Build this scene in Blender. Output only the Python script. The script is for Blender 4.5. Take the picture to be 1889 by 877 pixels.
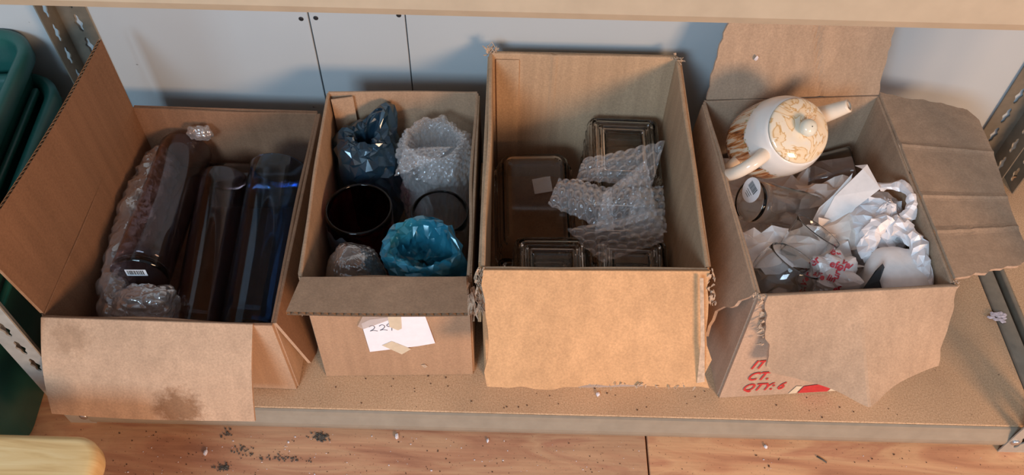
import bpy, bmesh, math, random
from mathutils import Vector, Matrix, Euler, noise
random.seed(7)
V = Vector
scene = bpy.context.scene
for o in list(bpy.data.objects):
    bpy.data.objects.remove(o)

# ------------------------------------------------------------------ camera, world, light, exposure
cam_d = bpy.data.cameras.new('camera')
cam = bpy.data.objects.new('camera', cam_d)
scene.collection.objects.link(cam)
PITCH, YAW, ROLL, FPX = 0.9022, -0.0006, 0.0250, 1541.9
fw = V((math.sin(YAW)*math.cos(PITCH), math.cos(YAW)*math.cos(PITCH), -math.sin(PITCH)))
rt = V((math.cos(YAW), -math.sin(YAW), 0))
up = rt.cross(fw)
rt2 = math.cos(ROLL)*rt + math.sin(ROLL)*up
up2 = -math.sin(ROLL)*rt + math.cos(ROLL)*up
mw = Matrix((rt2, up2, -fw)).transposed().to_4x4()
mw.translation = V((-0.0532, -0.480, 0.9646))
cam.matrix_world = mw
cam_d.sensor_fit = 'HORIZONTAL'
cam_d.sensor_width = 36.0
cam_d.lens = FPX/1889.0*36.0
cam_d.clip_start = 0.02
scene.camera = cam

world = bpy.data.worlds.new('world')
scene.world = world
world.use_nodes = True
bg = world.node_tree.nodes['Background']
bg.inputs['Color'].default_value = (0.80, 0.86, 1.0, 1)
bg.inputs['Strength'].default_value = 0.50

def area_light(name, loc, target, size, power, col):
    d = bpy.data.lights.new(name, 'AREA')
    d.shape = 'RECTANGLE'; d.size, d.size_y = size
    d.energy = power; d.color = col
    o = bpy.data.objects.new(name, d)
    scene.collection.objects.link(o)
    o.location = loc
    o.rotation_euler = (V(target)-V(loc)).to_track_quat('-Z', 'Y').to_euler()
    return o
# daylight through an opening ahead-left of the shelf, warm lamp ahead-right
area_light('window_daylight', (-0.85, -2.00, 1.52), (0.12, 0.25, 0.10), (0.80, 0.65), 50, (0.58, 0.80, 1.0))
area_light('warm_lamp', (1.45, -2.15, 1.10), (0.15, 0.25, 0.08), (0.70, 0.55), 74, (1.0, 0.59, 0.34))

scene.view_settings.view_transform = 'Standard'
scene.view_settings.look = 'None'
scene.view_settings.gamma = 1.0
scene.view_settings.use_curve_mapping = False
scene.view_settings.exposure = -0.30
scene.cycles.transparent_max_bounces = 24
scene.cycles.max_bounces = 14
scene.cycles.transmission_bounces = 12

# ------------------------------------------------------------------ node helpers / materials
def new_mat(name):
    m = bpy.data.materials.new(name); m.use_nodes = True
    nt = m.node_tree
    return m, nt, nt.nodes['Principled BSDF']
def N(nt, typ, **kw):
    n = nt.nodes.new(typ)
    for k, v in kw.items():
        if k in n.inputs: n.inputs[k].default_value = v
        else: setattr(n, k, v)
    return n
def coords(nt, scale=(1, 1, 1), rot=(0, 0, 0)):
    tc = N(nt, 'ShaderNodeTexCoord'); mp = N(nt, 'ShaderNodeMapping')
    mp.inputs['Scale'].default_value = scale; mp.inputs['Rotation'].default_value = rot
    nt.links.new(tc.outputs['Object'], mp.inputs['Vector'])
    return mp.outputs['Vector']
def noise_fac(nt, scale, detail=3, rough=.6, vec=None, dist=0):
    n = N(nt, 'ShaderNodeTexNoise'); n.inputs['Scale'].default_value = scale
    n.inputs['Detail'].default_value = detail; n.inputs['Roughness'].default_value = rough
    n.inputs['Distortion'].default_value = dist
    if vec is not None: nt.links.new(vec, n.inputs['Vector'])
    return n.outputs['Fac']
def ramp(nt, fac, stops):
    r = N(nt, 'ShaderNodeValToRGB'); el = r.color_ramp.elements
    while len(el) < len(stops): el.new(.5)
    for e, (p, c) in zip(el, stops):
        e.position = p; e.color = (*c, 1) if len(c) == 3 else c
    nt.links.new(fac, r.inputs['Fac'])
    return r.outputs['Color']
def mixc(nt, a, b, fac, mode='MIX'):
    m = N(nt, 'ShaderNodeMix'); m.data_type = 'RGBA'; m.blend_type = mode
    for sock, val in ((m.inputs[0], fac), (m.inputs[6], a), (m.inputs[7], b)):
        if hasattr(val, 'is_output'): nt.links.new(val, sock)
        elif isinstance(val, (int, float)): sock.default_value = val
        else: sock.default_value = (*val, 1)
    return m.outputs[2]
def bump(nt, bsdf, fac, strength, dist=.001):
    b = N(nt, 'ShaderNodeBump'); b.inputs['Strength'].default_value = strength
    b.inputs['Distance'].default_value = dist
    nt.links.new(fac, b.inputs['Height']); nt.links.new(b.outputs['Normal'], bsdf.inputs['Normal'])
def g(v): return (v, v, v)

def cardboard(name, col, streak=(60, 60, 3), amt=.13, rough=.85):
    m, nt, b = new_mat(name)
    vec = coords(nt)
    c = mixc(nt, col, ramp(nt, noise_fac(nt, 420, 3, .7, vec), [(.3, g(.84)), (.7, g(1.12))]), 1.0, 'MULTIPLY')
    c = mixc(nt, c, ramp(nt, noise_fac(nt, 1, 3, .6, coords(nt, streak)), [(.3, g(1-amt)), (.7, g(1+amt*.5))]), 1.0, 'MULTIPLY')
    c = mixc(nt, c, ramp(nt, noise_fac(nt, 7, 3, .5, vec), [(.35, g(.93)), (.65, g(1.05))]), 1.0, 'MULTIPLY')
    nt.links.new(c, b.inputs['Base Color']); b.inputs['Roughness'].default_value = rough
    b.inputs['Specular IOR Level'].default_value = .25
    bump(nt, b, noise_fac(nt, 1, 3, .6, coords(nt, streak)), .14, .001)
    return m
def plain(name, col, rough=.5, var=.1, scale=60, metallic=0, spec=.5, bmp=0):
    m, nt, b = new_mat(name)
    vec = coords(nt)
    f = noise_fac(nt, scale, 3, .6, vec)
    c = mixc(nt, col, ramp(nt, f, [(.3, g(1-var)), (.7, g(1+var))]), 1.0, 'MULTIPLY')
    nt.links.new(c, b.inputs['Base Color']); b.inputs['Roughness'].default_value = rough
    b.inputs['Metallic'].default_value = metallic; b.inputs['Specular IOR Level'].default_value = spec
    if bmp: bump(nt, b, f, bmp, .001)
    return m
def glass(name, col, rough=.04, trans=1.0):
    m, nt, b = new_mat(name)
    f = noise_fac(nt, 25, 3, .6, coords(nt))
    c = mixc(nt, col, ramp(nt, f, [(.3, g(.9)), (.7, g(1.05))]), 1.0, 'MULTIPLY')
    nt.links.new(c, b.inputs['Base Color'])
    b.inputs['Roughness'].default_value = rough; b.inputs['Transmission Weight'].default_value = trans
    b.inputs['IOR'].default_value = 1.45
    return m
def film(name, col, dens=.3, rough=.18, bscale=160, bstr=.6, gloss=.5, tint=None, gl=(1, 1, 1), ridged=False, base=.06, edge=0):
    """thin plastic film: see-through, with a milky body and glossy crinkles"""
    m, nt, b = new_mat(name)
    vec = coords(nt)
    f = noise_fac(nt, bscale, 4, .65, vec, .6)
    if ridged: f.node.noise_type = 'RIDGED_MULTIFRACTAL'
    bp = N(nt, 'ShaderNodeBump'); bp.inputs['Strength'].default_value = bstr; bp.inputs['Distance'].default_value = .003
    nt.links.new(f, bp.inputs['Height'])
    tr = N(nt, 'ShaderNodeBsdfTransparent'); tr.inputs['Color'].default_value = (*(tint or (1, 1, 1)), 1)
    df = N(nt, 'ShaderNodeBsdfDiffuse'); df.inputs['Color'].default_value = (*col, 1)
    gs = N(nt, 'ShaderNodeBsdfGlossy'); gs.inputs['Color'].default_value = (*gl, 1); gs.inputs['Roughness'].default_value = rough
    nt.links.new(bp.outputs['Normal'], gs.inputs['Normal']); nt.links.new(bp.outputs['Normal'], df.inputs['Normal'])
    lw = N(nt, 'ShaderNodeLayerWeight'); lw.inputs['Blend'].default_value = .35
    nt.links.new(bp.outputs['Normal'], lw.inputs['Normal'])
    m1 = N(nt, 'ShaderNodeMixShader'); m1.inputs[0].default_value = dens
    if edge:
        lf = N(nt, 'ShaderNodeLayerWeight'); lf.inputs['Blend'].default_value = .45
        me_ = N(nt, 'ShaderNodeMath'); me_.operation = 'MULTIPLY_ADD'; me_.inputs[1].default_value = edge; me_.inputs[2].default_value = dens
        nt.links.new(lf.outputs['Facing'], me_.inputs[0]); nt.links.new(me_.outputs[0], m1.inputs[0])
    nt.links.new(tr.outputs[0], m1.inputs[1]); nt.links.new(df.outputs[0], m1.inputs[2])
    mu = N(nt, 'ShaderNodeMath'); mu.operation = 'MULTIPLY'; mu.inputs[1].default_value = gloss
    nt.links.new(lw.outputs['Facing'], mu.inputs[0])
    ad = N(nt, 'ShaderNodeMath'); ad.operation = 'ADD'; ad.inputs[1].default_value = base
    nt.links.new(mu.outputs[0], ad.inputs[0])
    m2 = N(nt, 'ShaderNodeMixShader')
    nt.links.new(ad.outputs[0], m2.inputs[0])
    nt.links.new(m1.outputs[0], m2.inputs[1]); nt.links.new(gs.outputs[0], m2.inputs[2])
    nt.links.new(m2.outputs[0], nt.nodes['Material Output'].inputs['Surface'])
    return m

M = {}
def build_mats():
    # box cardboards: outside / inside / flute
    M['c1o'] = cardboard('kraft_pale_pinkish', (.52, .345, .225)); M['c1i'] = cardboard('kraft_inside_rust_shaded', (.275, .150, .086))  # inside tone darkened to stand in for the shade within box 1
    M['c2o'] = cardboard('kraft_brown', (.45, .285, .175)); M['c2i'] = cardboard('kraft_inside_brown', (.44, .29, .185))
    M['c3o'] = cardboard('kraft_orange', (.60, .365, .19)); M['c3i'] = cardboard('kraft_inside_tan', (.50, .345, .215))
    M['c4o'] = cardboard('kraft_greyish', (.50, .365, .265)); M['c4i'] = cardboard('kraft_inside_greyish', (.44, .315, .215))
    M['c3f'] = cardboard('kraft_orange_bright', (.62, .36, .18))
    M['flute'] = plain('flute_paper', (.34, .22, .13), .9)
    M['torn'] = plain('torn_liner', (.50, .37, .26), .95, .25, 200)
    m = cardboard('kraft_pale_lit_stained', (.52, .345, .225)); nt = m.node_tree; b = nt.nodes['Principled BSDF']  # front flap's inner liner: pale tone paints in the light, plus real stains
    src = b.inputs['Base Color'].links[0].from_socket
    tc = N(nt, 'ShaderNodeTexCoord')
    for k, (ctr, rad, tint) in enumerate((((.021, -.2355, .067), .026, (.52, .42, .34)), ((-.095, -.190, .135), .020, (.78, .75, .72)))):
        ds = N(nt, 'ShaderNodeVectorMath', operation='DISTANCE'); ds.inputs[1].default_value = ctr
        nt.links.new(tc.outputs['Object'], ds.inputs[0])
        w = N(nt, 'ShaderNodeMath', operation='MULTIPLY_ADD'); w.inputs[1].default_value = .045
        nt.links.new(noise_fac(nt, 75, 5, .75, coords(nt)), w.inputs[0]); nt.links.new(ds.outputs['Value'], w.inputs[2])
        mr = N(nt, 'ShaderNodeMapRange'); mr.inputs['From Min'].default_value = rad+.016; mr.inputs['From Max'].default_value = rad+.030
        nt.links.new(w.outputs[0], mr.inputs['Value'])
        src = mixc(nt, src, mixc(nt, tint, (1, 1, 1), mr.outputs['Result']), 1.0, 'MULTIPLY')
    nt.links.new(src, b.inputs['Base Color'])
    M['c1s'] = m
    # shelf and rack
    m, nt, b = new_mat('particle_board')
    vec = coords(nt)
    c = ramp(nt, noise_fac(nt, 520, 4, .8, vec), [(.25, (.26, .155, .08)), (.44, (.50, .32, .18)), (.58, (.63, .42, .25)), (.78, (.80, .60, .42))])
    c = mixc(nt, c, ramp(nt, noise_fac(nt, 7, 3, .6, vec), [(.3, g(.85)), (.7, g(1.1))]), 1.0, 'MULTIPLY')
    nt.links.new(c, b.inputs['Base Color']); b.inputs['Roughness'].default_value = .8
    bump(nt, b, noise_fac(nt, 400, 3, .7, vec), .35, .001)
    M['particle'] = m
    M['beam'] = plain('beige_grey_enamel', (.30, .26, .20), .42, .08, 40)
    M['beam_top'] = plain('cream_enamel', (.40, .335, .24), .45, .06, 40)
    M['post'] = plain('grey_brown_steel', (.22, .20, .16), .45, .12, 60, .35)
    M['post_light'] = plain('light_grey_steel', (.40, .385, .34), .45, .12, 60, .2)
    M['dark'] = plain('dark_gap', (.03, .028, .025), .8)
    M['screw'] = plain('black_screw', (.02, .02, .022), .5)
    M['bolt'] = plain('zinc_bolt', (.6, .6, .6), .3, .1, 60, .9)
    # wall
    m, nt, b = new_mat('wall_white_paint')
    vec = coords(nt)
    c = mixc(nt, (.47, .525, .55), ramp(nt, noise_fac(nt, 3, 3, .5, vec), [(.3, g(.94)), (.7, g(1.05))]), 1.0, 'MULTIPLY')
    sp = ramp(nt, noise_fac(nt, 55, 2, .5, vec), [(.205, g(.25)), (.235, g(1))])
    c = mixc(nt, c, sp, 1.0, 'MULTIPLY')
    nt.links.new(c, b.inputs['Base Color']); b.inputs['Roughness'].default_value = .55
    bump(nt, b, noise_fac(nt, 160, 3, .6, vec), .08, .001)
    M['wall'] = m
    # plywood floor
    def ply(name, tone, off):
        m, nt, b = new_mat(name)
        tc = N(nt, 'ShaderNodeTexCoord'); mp = N(nt, 'ShaderNodeMapping')
        mp.inputs['Scale'].default_value = (2.2, 13, 1); mp.inputs['Location'].default_value = (off, off*.7, 0)
        nt.links.new(tc.outputs['Object'], mp.inputs['Vector'])
        f = noise_fac(nt, 1.6, 5, .55, mp.outputs['Vector'], 1.6)
        c = ramp(nt, f, [(.25, (.36, .17, .10)), (.42, (.55, .30, .17)), (.55, (.66, .42, .24)), (.66, (.52, .27, .16)), (.8, (.68, .43, .24))])
        c = mixc(nt, c, tone, 1.0, 'MULTIPLY')
        v2 = coords(nt, (6, 160, 1))
        c = mixc(nt, c, ramp(nt, noise_fac(nt, 1, 3, .6, v2), [(.3, g(.86)), (.7, g(1.08))]), 1.0, 'MULTIPLY')
        v3 = coords(nt)
        c = mixc(nt, c, ramp(nt, noise_fac(nt, 330, 2, .6, v3), [(.27, g(.45)), (.34, g(1))]), .8, 'MULTIPLY')
        nt.links.new(c, b.inputs['Base Color']); b.inputs['Roughness'].default_value = .7
        bump(nt, b, noise_fac(nt, 1, 3, .6, v2), .2, .001)
        return m
    M['ply1'] = ply('plywood_pinkish', (.92, .85, .84), 0); M['ply2'] = ply('plywood_orange', (1.15, 1.04, .95), 3.7)
    # oak stool top
    m, nt, b = new_mat('oak')
    f = noise_fac(nt, 1.4, 4, .6, coords(nt, (4, 70, 6)), .8)
    c = ramp(nt, f, [(.3, (.58, .34, .12)), (.5, (.78, .53, .23)), (.7, (.86, .64, .32))])
    nt.links.new(c, b.inputs['Base Color']); b.inputs['Roughness'].default_value = .35
    M['oak'] = m
    M['tote'] = plain('green_plastic', (.012, .092, .078), .38, .08, 30)  # green darkened, so the deep shade around the totes is in the colour
    M['paper'] = plain('white_paper', (.90, .88, .86), .85, .05, 90)
    M['paper_warm'] = plain('newsprint_blank', (.82, .74, .67), .85, .06, 90)
    M['note'] = plain('white_note_paper', (.88, .88, .94), .8, .03, 90)
    M['tape'] = plain('masking_tape', (.66, .57, .42), .6, .08, 90)
    M['cleartape'] = film('clear_tape', (.75, .7, .66), .30, .2, 90, .3, .4)
    M['scrap'] = film('dull_tape', (.42, .38, .36), .28, .3, 90, .3, .2)
    M['ink'] = plain('grey_ink', (.12, .12, .14), .7)
    M['black'] = plain('black_print', (.015, .015, .015), .6)
    M['red'] = plain('red_print', (.52, .035, .035), .7, .12, 200)
    M['redbag'] = plain('red_bag_print', (.60, .05, .07), .5, .1, 200)
    M['sticker'] = plain('white_sticker', (.80, .83, .86), .45, .02)
    # glass
    M['g_purple'] = glass('smoky_purple_glass', (.60, .53, .58)); M['g_plum'] = glass('plum_brown_glass', (.64, .54, .54))
    M['g_blue'] = glass('blue_glass', (.38, .62, .92)); M['g_clear'] = glass('clear_glass', (.96, .97, .965), .012)
    M['g_maroon'] = glass('maroon_glass', (.48, .07, .12)); M['g_smoke'] = glass('smoke_glass', (.66, .60, .57))
    M['g_dish'] = glass('clear_pressed_glass', (.80, .80, .80), .03)
    # films
    M['bubble'] = film('bubble_film', (.95, .95, .95), .09, .10, 170, .35, .75, base=.05, edge=.42)
    M['bubble_dull'] = film('bubble_film_dusty', (.72, .67, .63), .15, .09, 110, .8, .75, base=.16, edge=.30, ridged=True)
    M['bag_white'] = film('white_plastic_bag', (.92, .90, .91), .86, .3, 40, .5, .18, ridged=True)
    M['bag_navy'] = film('navy_plastic_bag', (.016, .042, .068), .78, .20, 26, 1.0, .34, (.30, .45, .55), (.75, .9, 1), True)
    M['bag_teal'] = film('teal_plastic_bag', (.03, .25, .36), .48, .18, 30, 1.0, .40, (.35, .78, .92), (.7, .95, 1), True)
    M['bag_grey'] = film('grey_plastic_bag', (.12, .13, .15), .55, .28, 40, .6, .3, (.5, .5, .55), (1, 1, 1), True)
    M['bag_black'] = film('black_net_bag', (.02, .022, .025), .75, .2, 130, 1.0, .5, (.2, .2, .2))
    M['bag_pale'] = film('pale_print_bag', (.86, .78, .74), .75, .28, 38, .6, .2, ridged=True)
    M['blackplastic'] = plain('black_plastic', (.012, .012, .013), .45)
    M['lint'] = plain('pale_lilac_fluff', (.55, .50, .55), .95, .2, 300)
    M['dirt'] = plain('dark_dirt', (.085, .078, .066), .95, .4, 300)
    M['crumb'] = plain('brown_crumb', (.10, .055, .03), .9, .4, 300)
    M['pebble'] = plain('white_chip', (.78, .74, .76), .7, .1, 200)
    # teapot ceramics
    m, nt, b = new_mat('teapot_glaze')
    tc = N(nt, 'ShaderNodeTexCoord'); sx = N(nt, 'ShaderNodeSeparateXYZ'); nt.links.new(tc.outputs['Object'], sx.inputs[0])
    hair = ramp(nt, noise_fac(nt, 1.0, 4, .65, coords(nt, (150, 150, 12), (.4, .3, 0)), .5), [(.33, (.05, .03, .02)), (.42, (.32, .10, .03)), (.50, (.62, .26, .09)), (.57, (.80, .68, .50)), (.70, (.78, .72, .58))])
    wob = N(nt, 'ShaderNodeMath'); wob.operation = 'MULTIPLY_ADD'; wob.inputs[1].default_value = .03
    nt.links.new(noise_fac(nt, 45, 2, .5, coords(nt)), wob.inputs[0]); nt.links.new(sx.outputs['Z'], wob.inputs[2])
    msk = ramp(nt, wob.outputs[0], [(.0, g(0)), (.999, g(1))])
    mr = N(nt, 'ShaderNodeMapRange'); mr.inputs['From Min'].default_value = .094; mr.inputs['From Max'].default_value = .098
    nt.links.new(wob.outputs[0], mr.inputs['Value'])
    c = mixc(nt, hair, (.84, .80, .74), mr.outputs['Result'])
    nt.links.new(c, b.inputs['Base Color']); b.inputs['Roughness'].default_value = .12
    b.inputs['Coat Weight'].default_value = .5
    M['pot'] = m
    m, nt, b = new_mat('teapot_lid_glaze')
    f = noise_fac(nt, 28, 3, .55, coords(nt), 1.5)
    c = ramp(nt, f, [(.3, (.80, .74, .62)), (.47, (.84, .74, .56)), (.505, (.60, .36, .13)), (.53, (.84, .66, .42)), (.7, (.86, .76, .58))])
    nt.links.new(c, b.inputs['Base Color']); b.inputs['Roughness'].default_value = .12; b.inputs['Coat Weight'].default_value = .5
    M['lid'] = m
    M['cream'] = plain('cream_glaze', (.84, .74, .60), .12, .05, 40)
    M['knob'] = plain('pearl_glaze', (.78, .76, .62), .1, .06, 60)
    M['gold'] = plain('gold_green_paint', (.42, .36, .16), .3, .2, 300)
build_mats()

# ------------------------------------------------------------------ object helpers
COL = scene.collection
MW = {}
def thing(name, label, cat, mat4=None, loc=None, group=None, kind=None):
    o = bpy.data.objects.new(name, None); COL.objects.link(o)
    o.empty_display_size = .02
    m = mat4 if mat4 is not None else Matrix.Translation(V(loc or (0, 0, 0)))
    o.matrix_world = m; MW[o.name] = m.copy()
    props(o, label, cat, group, kind)
    return o
def props(o, label=None, cat=None, group=None, kind=None):
    if label: o['label'] = label
    if cat: o['category'] = cat
    if group: o['group'] = group
    if kind: o['kind'] = kind
def mob(name, verts, faces, mats, parent=None, mat4=None, smooth=True, world=True, fmat=None, label=None, cat=None, group=None, kind=None):
    """one mesh object. world=True: verts are world coordinates; else local to mat4/parent frame"""
    me = bpy.data.meshes.new(name)
    base = MW[parent.name] if parent else (mat4 if mat4 is not None else None)
    vs = [V(v) for v in verts]
    if base is None:
        n = len(vs); lo = V((min(v.x for v in vs), min(v.y for v in vs), min(v.z for v in vs))); hi = V((max(v.x for v in vs), max(v.y for v in vs), max(v.z for v in vs)))
        base = Matrix.Translation(V(((lo.x+hi.x)/2, (lo.y+hi.y)/2, lo.z)))
        vs = [base.inverted() @ v for v in vs]
    elif world:
        inv = base.inverted(); vs = [inv @ v for v in vs]
    me.from_pydata([tuple(v) for v in vs], [], faces)
    for m in (mats if isinstance(mats, (list, tuple)) else [mats]):
        me.materials.append(M[m] if isinstance(m, str) else m)
    if fmat: me.polygons.foreach_set('material_index', fmat)
    if smooth: me.polygons.foreach_set('use_smooth', [True]*len(me.polygons))
    me.update()
    o = bpy.data.objects.new(name, me); COL.objects.link(o)
    if parent: o.parent = parent
    else: o.matrix_world = base
    MW[o.name] = base.copy()
    props(o, label, cat, group, kind)
    return o
def grid_faces(nu, nv, off=0, wrap=False, flip=False):
    f = []
    for j in range(nv-1):
        for i in range(nu if wrap else nu-1):
            a = off+j*nu+i; b = off+j*nu+(i+1) % nu; c = b+nu; d = a+nu
            f.append((a, d, c, b) if flip else (a, b, c, d))
    return f
def box_geo(lo, hi):
    x0, y0, z0 = lo; x1, y1, z1 = hi
    v = [(x0,y0,z0),(x1,y0,z0),(x1,y1,z0),(x0,y1,z0),(x0,y0,z1),(x1,y0,z1),(x1,y1,z1),(x0,y1,z1)]
    f = [(0,3,2,1),(4,5,6,7),(0,1,5,4),(1,2,6,5),(2,3,7,6),(3,0,4,7)]
    return v, f
class G:
    def __init__(s): s.v = []; s.f = []; s.m = []
    def add(s, v, f, mi=0):
        o = len(s.v); s.v += [tuple(p) for p in v]; s.f += [tuple(i+o for i in q) for q in f]; s.m += [mi]*len(f)
    def box(s, lo, hi, mi=0): s.add(*box_geo(lo, hi), mi)
def rbox_geo(lo, hi, r=.003, seg=2):
    bm = bmesh.new(); v, f = box_geo(lo, hi)
    bv = [bm.verts.new(p) for p in v]
    for q in f: bm.faces.new([bv[i] for i in q])
    bmesh.ops.bevel(bm, geom=list(bm.edges), offset=r, segments=seg, affect='EDGES', profile=.5)
    bm.verts.index_update()
    vs = [tuple(p.co) for p in bm.verts]; fs = [[p.index for p in q.verts] for q in bm.faces]
    bm.free(); return vs, fs
def sub(p, q): return V(p)-V(q)
def lerp(a, b, t): return a+(b-a)*t
def tube_geo(pts, r, seg=8, cap=True):
    pts = [V(p) for p in pts]; n = len(pts)
    rs = r if isinstance(r, (list, tuple)) else [r]*n
    v = []; ref = None
    for i, p in enumerate(pts):
        d = (pts[min(i+1, n-1)]-pts[max(i-1, 0)]).normalized()
        if ref is None:
            ref = d.cross(V((0, 0, 1)))
            if ref.length < .1: ref = d.cross(V((1, 0, 0)))
        ref = (ref-d*ref.dot(d)).normalized(); bi = d.cross(ref)
        for k in range(seg):
            a = 2*math.pi*k/seg; v.append(p+(ref*math.cos(a)+bi*math.sin(a))*rs[i])
    f = grid_faces(seg, n, 0, True)
    if cap: f += [tuple(range(seg))[::-1], tuple(range((n-1)*seg, n*seg))]
    return v, f
def smooth_path(pts, n):
    pts = [V(p) for p in pts]; P = [pts[0]*2-pts[1]]+pts+[pts[-1]*2-pts[-2]]
    out = []
    for k in range(n):
        t = k/(n-1)*(len(pts)-1); i = min(int(t), len(pts)-2); u = t-i
        a, b, c, d = P[i:i+4]
        out.append(.5*((2*b)+(c-a)*u+(2*a-5*b+4*c-d)*u*u+(3*b-a-3*c+d)*u**3))
    return out
def lathe_geo(prof, seg=48, disp=None, closed=False):
    v = []
    for j, (r, z) in enumerate(prof):
        for i in range(seg):
            a = 2*math.pi*i/seg; p = V((r*math.cos(a), r*math.sin(a), z))
            if disp: p = disp(p, i/seg, j/(len(prof)-1))
            v.append(p)
    return v, grid_faces(seg, len(prof), 0, True)
def axis_frame(base, tip, xref=(0, 0, 1)):
    z = (V(tip)-V(base)).normalized(); x = V(xref)-z*V(xref).dot(z); x.normalize(); y = z.cross(x)
    m = Matrix((x, y, z)).transposed().to_4x4(); m.translation = V(base); return m
def nz(p, s, seed=0): return noise.noise(V(p)*s+V((seed*3.7, seed*1.9, seed*7.3)))
def crease(p, s, seed=0):
    q = V(p)*s+V((seed*3.1, seed*5.7, seed*2.3))
    d, _ = noise.voronoi(q); return d[1]-d[0]
def text_geo(txt, size, shear=0, bold=0, ext=0):
    cu = bpy.data.curves.new('tmp', 'FONT'); cu.body = txt; cu.size = size; cu.shear = shear; cu.offset = bold; cu.extrude = ext
    cu.resolution_u = 3
    o = bpy.data.objects.new('tmp', cu); COL.objects.link(o)
    dg = bpy.context.evaluated_depsgraph_get(); me = bpy.data.meshes.new_from_object(o.evaluated_get(dg))
    v = [V(p.co) for p in me.vertices]; f = [tuple(q.vertices) for q in me.polygons]
    bpy.data.objects.remove(o); bpy.data.curves.remove(cu); bpy.data.meshes.remove(me)
    return v, f
def plate_with_holes(outline, holes, thick):
    """flat steel strip in its own XY plane with real punched holes"""
    cu = bpy.data.curves.new('tmp', 'CURVE'); cu.dimensions = '2D'; cu.fill_mode = 'BOTH'; cu.extrude = thick/2
    for loop in [outline]+holes:
        s = cu.splines.new('POLY'); s.points.add(len(loop)-1); s.use_cyclic_u = True
        for p, q in zip(s.points, loop): p.co = (q[0], q[1], 0, 1)
    o = bpy.data.objects.new('tmp', cu); COL.objects.link(o)
    dg = bpy.context.evaluated_depsgraph_get(); me = bpy.data.meshes.new_from_object(o.evaluated_get(dg))
    v = [V(p.co) for p in me.vertices]; f = [tuple(q.vertices) for q in me.polygons]
    bpy.data.objects.remove(o); bpy.data.curves.remove(cu); bpy.data.meshes.remove(me)
    return v, f

# ------------------------------------------------------------------ structure: floor, wall
FZ = -.050
sub_v, sub_f = box_geo((-1.6, -1.3, FZ-.04), (1.6, .47, FZ-.0185))
floor = mob('floor', sub_v, sub_f, 'dark', smooth=False, kind='structure', label='plywood floor of two sheets with dirt and crumbs')
for x0, x1, mt in ((-1.6, .1265, 'ply1'), (.1290, 1.6, 'ply2')):
    v, f = rbox_geo((x0, -1.3, FZ-.018), (x1, .46, FZ), .0008, 1)
    mob('floor_panel', v, f, mt, floor, smooth=False)
WY = .440
v, f = box_geo((-1.6, WY+.0125, FZ), (1.6, WY+.06, 1.6))
wall = mob('wall_back', v, f, 'dark', smooth=False, kind='structure', label='white painted wall boards with two thin vertical seams')
for x0, x1 in ((-1.6, -.3345), (-.3325, -.2045), (-.2030, 1.6)):
    v, f = rbox_geo((x0, WY, FZ), (x1, WY+.012, 1.6), .0006, 1)
    mob('wall_panel', v, f, 'wall', wall, smooth=False)
def disc_geo(c, r, n, thick=.001, seg=14):
    m = axis_frame(c, V(c)+V(n)*1, (0.3, .2, 1)); v, f = lathe_geo([(0.0001, thick), (r*.7, thick), (r, thick*.5), (r, -thick)], seg)
    return [m @ p for p in v], f
for x, z in ((-.344, .262), (-.324, .264), (-.212, .272)):
    v, f = disc_geo((x, WY, z), .0034, (0, -1, 0), .0007); mob('screw_head', v, f, 'screw', wall)
v, f = disc_geo((-.194, WY, .278), .0034, (0, -1, 0), .0007); mob('screw_head', v, f, 'bolt', wall)

# ------------------------------------------------------------------ rack
SLOT = []
def _half(z):
    e = max(0, 1-(abs(z)/.0150)**4)
    return (.0022+.0034*math.exp(-(z/.0042)**2)+.0012*math.exp(-((abs(z)-.0105)/.003)**2))*e**.5
_zs = [-.0150+.0300*k/16 for k in range(17)]
SLOT = [(_half(z), z) for z in _zs]+[(-_half(z), z) for z in reversed(_zs[1:-1])]
def flange(w, h, ncx, thick=.0018, pitch=.0385, z0=.02):
    out = [(0, 0), (w, 0), (w, h), (0, h)]
    holes = []
    z = z0
    while z < h-.02:
        holes.append([(ncx+px, z+pz) for px, pz in SLOT]); z += pitch
    return plate_with_holes(out, holes, thick)
def L_post(parent, corner, wx, wy, z0, z1, mats, w=.036, ph=0.02):
    """corner: x,y of the angle's heel; wx/wy = +-1, the way each flange runs"""
    gg = G(); h = z1-z0
    v, f = flange(w, h, w*.55, z0=ph)
    gg.add([(corner[0]+wx*p.x, corner[1]+p.z, z0+p.y) for p in v], f)
    v, f = flange(w, h, w*.55, z0=ph)
    gg.add([(corner[0]+p.z, corner[1]+wy*p.x, z0+p.y) for p in v], f)
    return mob('post', gg.v, gg.f, mats, parent, smooth=False)
rack = thing('storage_rack', 'beige steel rack with a low particle board shelf carrying four cardboard boxes', 'shelf rack', loc=(0, .22, FZ))
L_post(rack, (-.623, -.004), 1, 1, FZ, .95, 'post_light', .034, .035)
L_post(rack, (.618, -.012), -1, 1, FZ, .95, 'post_light', .034, .028)
L_post(rack, (-.668, .436), 1, -1, FZ, .95, 'post', .040, .03)
L_post(rack, (.690, .436), -1, -1, FZ, .95, 'post', .042, .02)
v, f = rbox_geo((-.606, -.001, -.013), (.617, .432, 0), .0012, 1)
mob('shelf_board', v, f, 'particle', rack, smooth=False)
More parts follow.
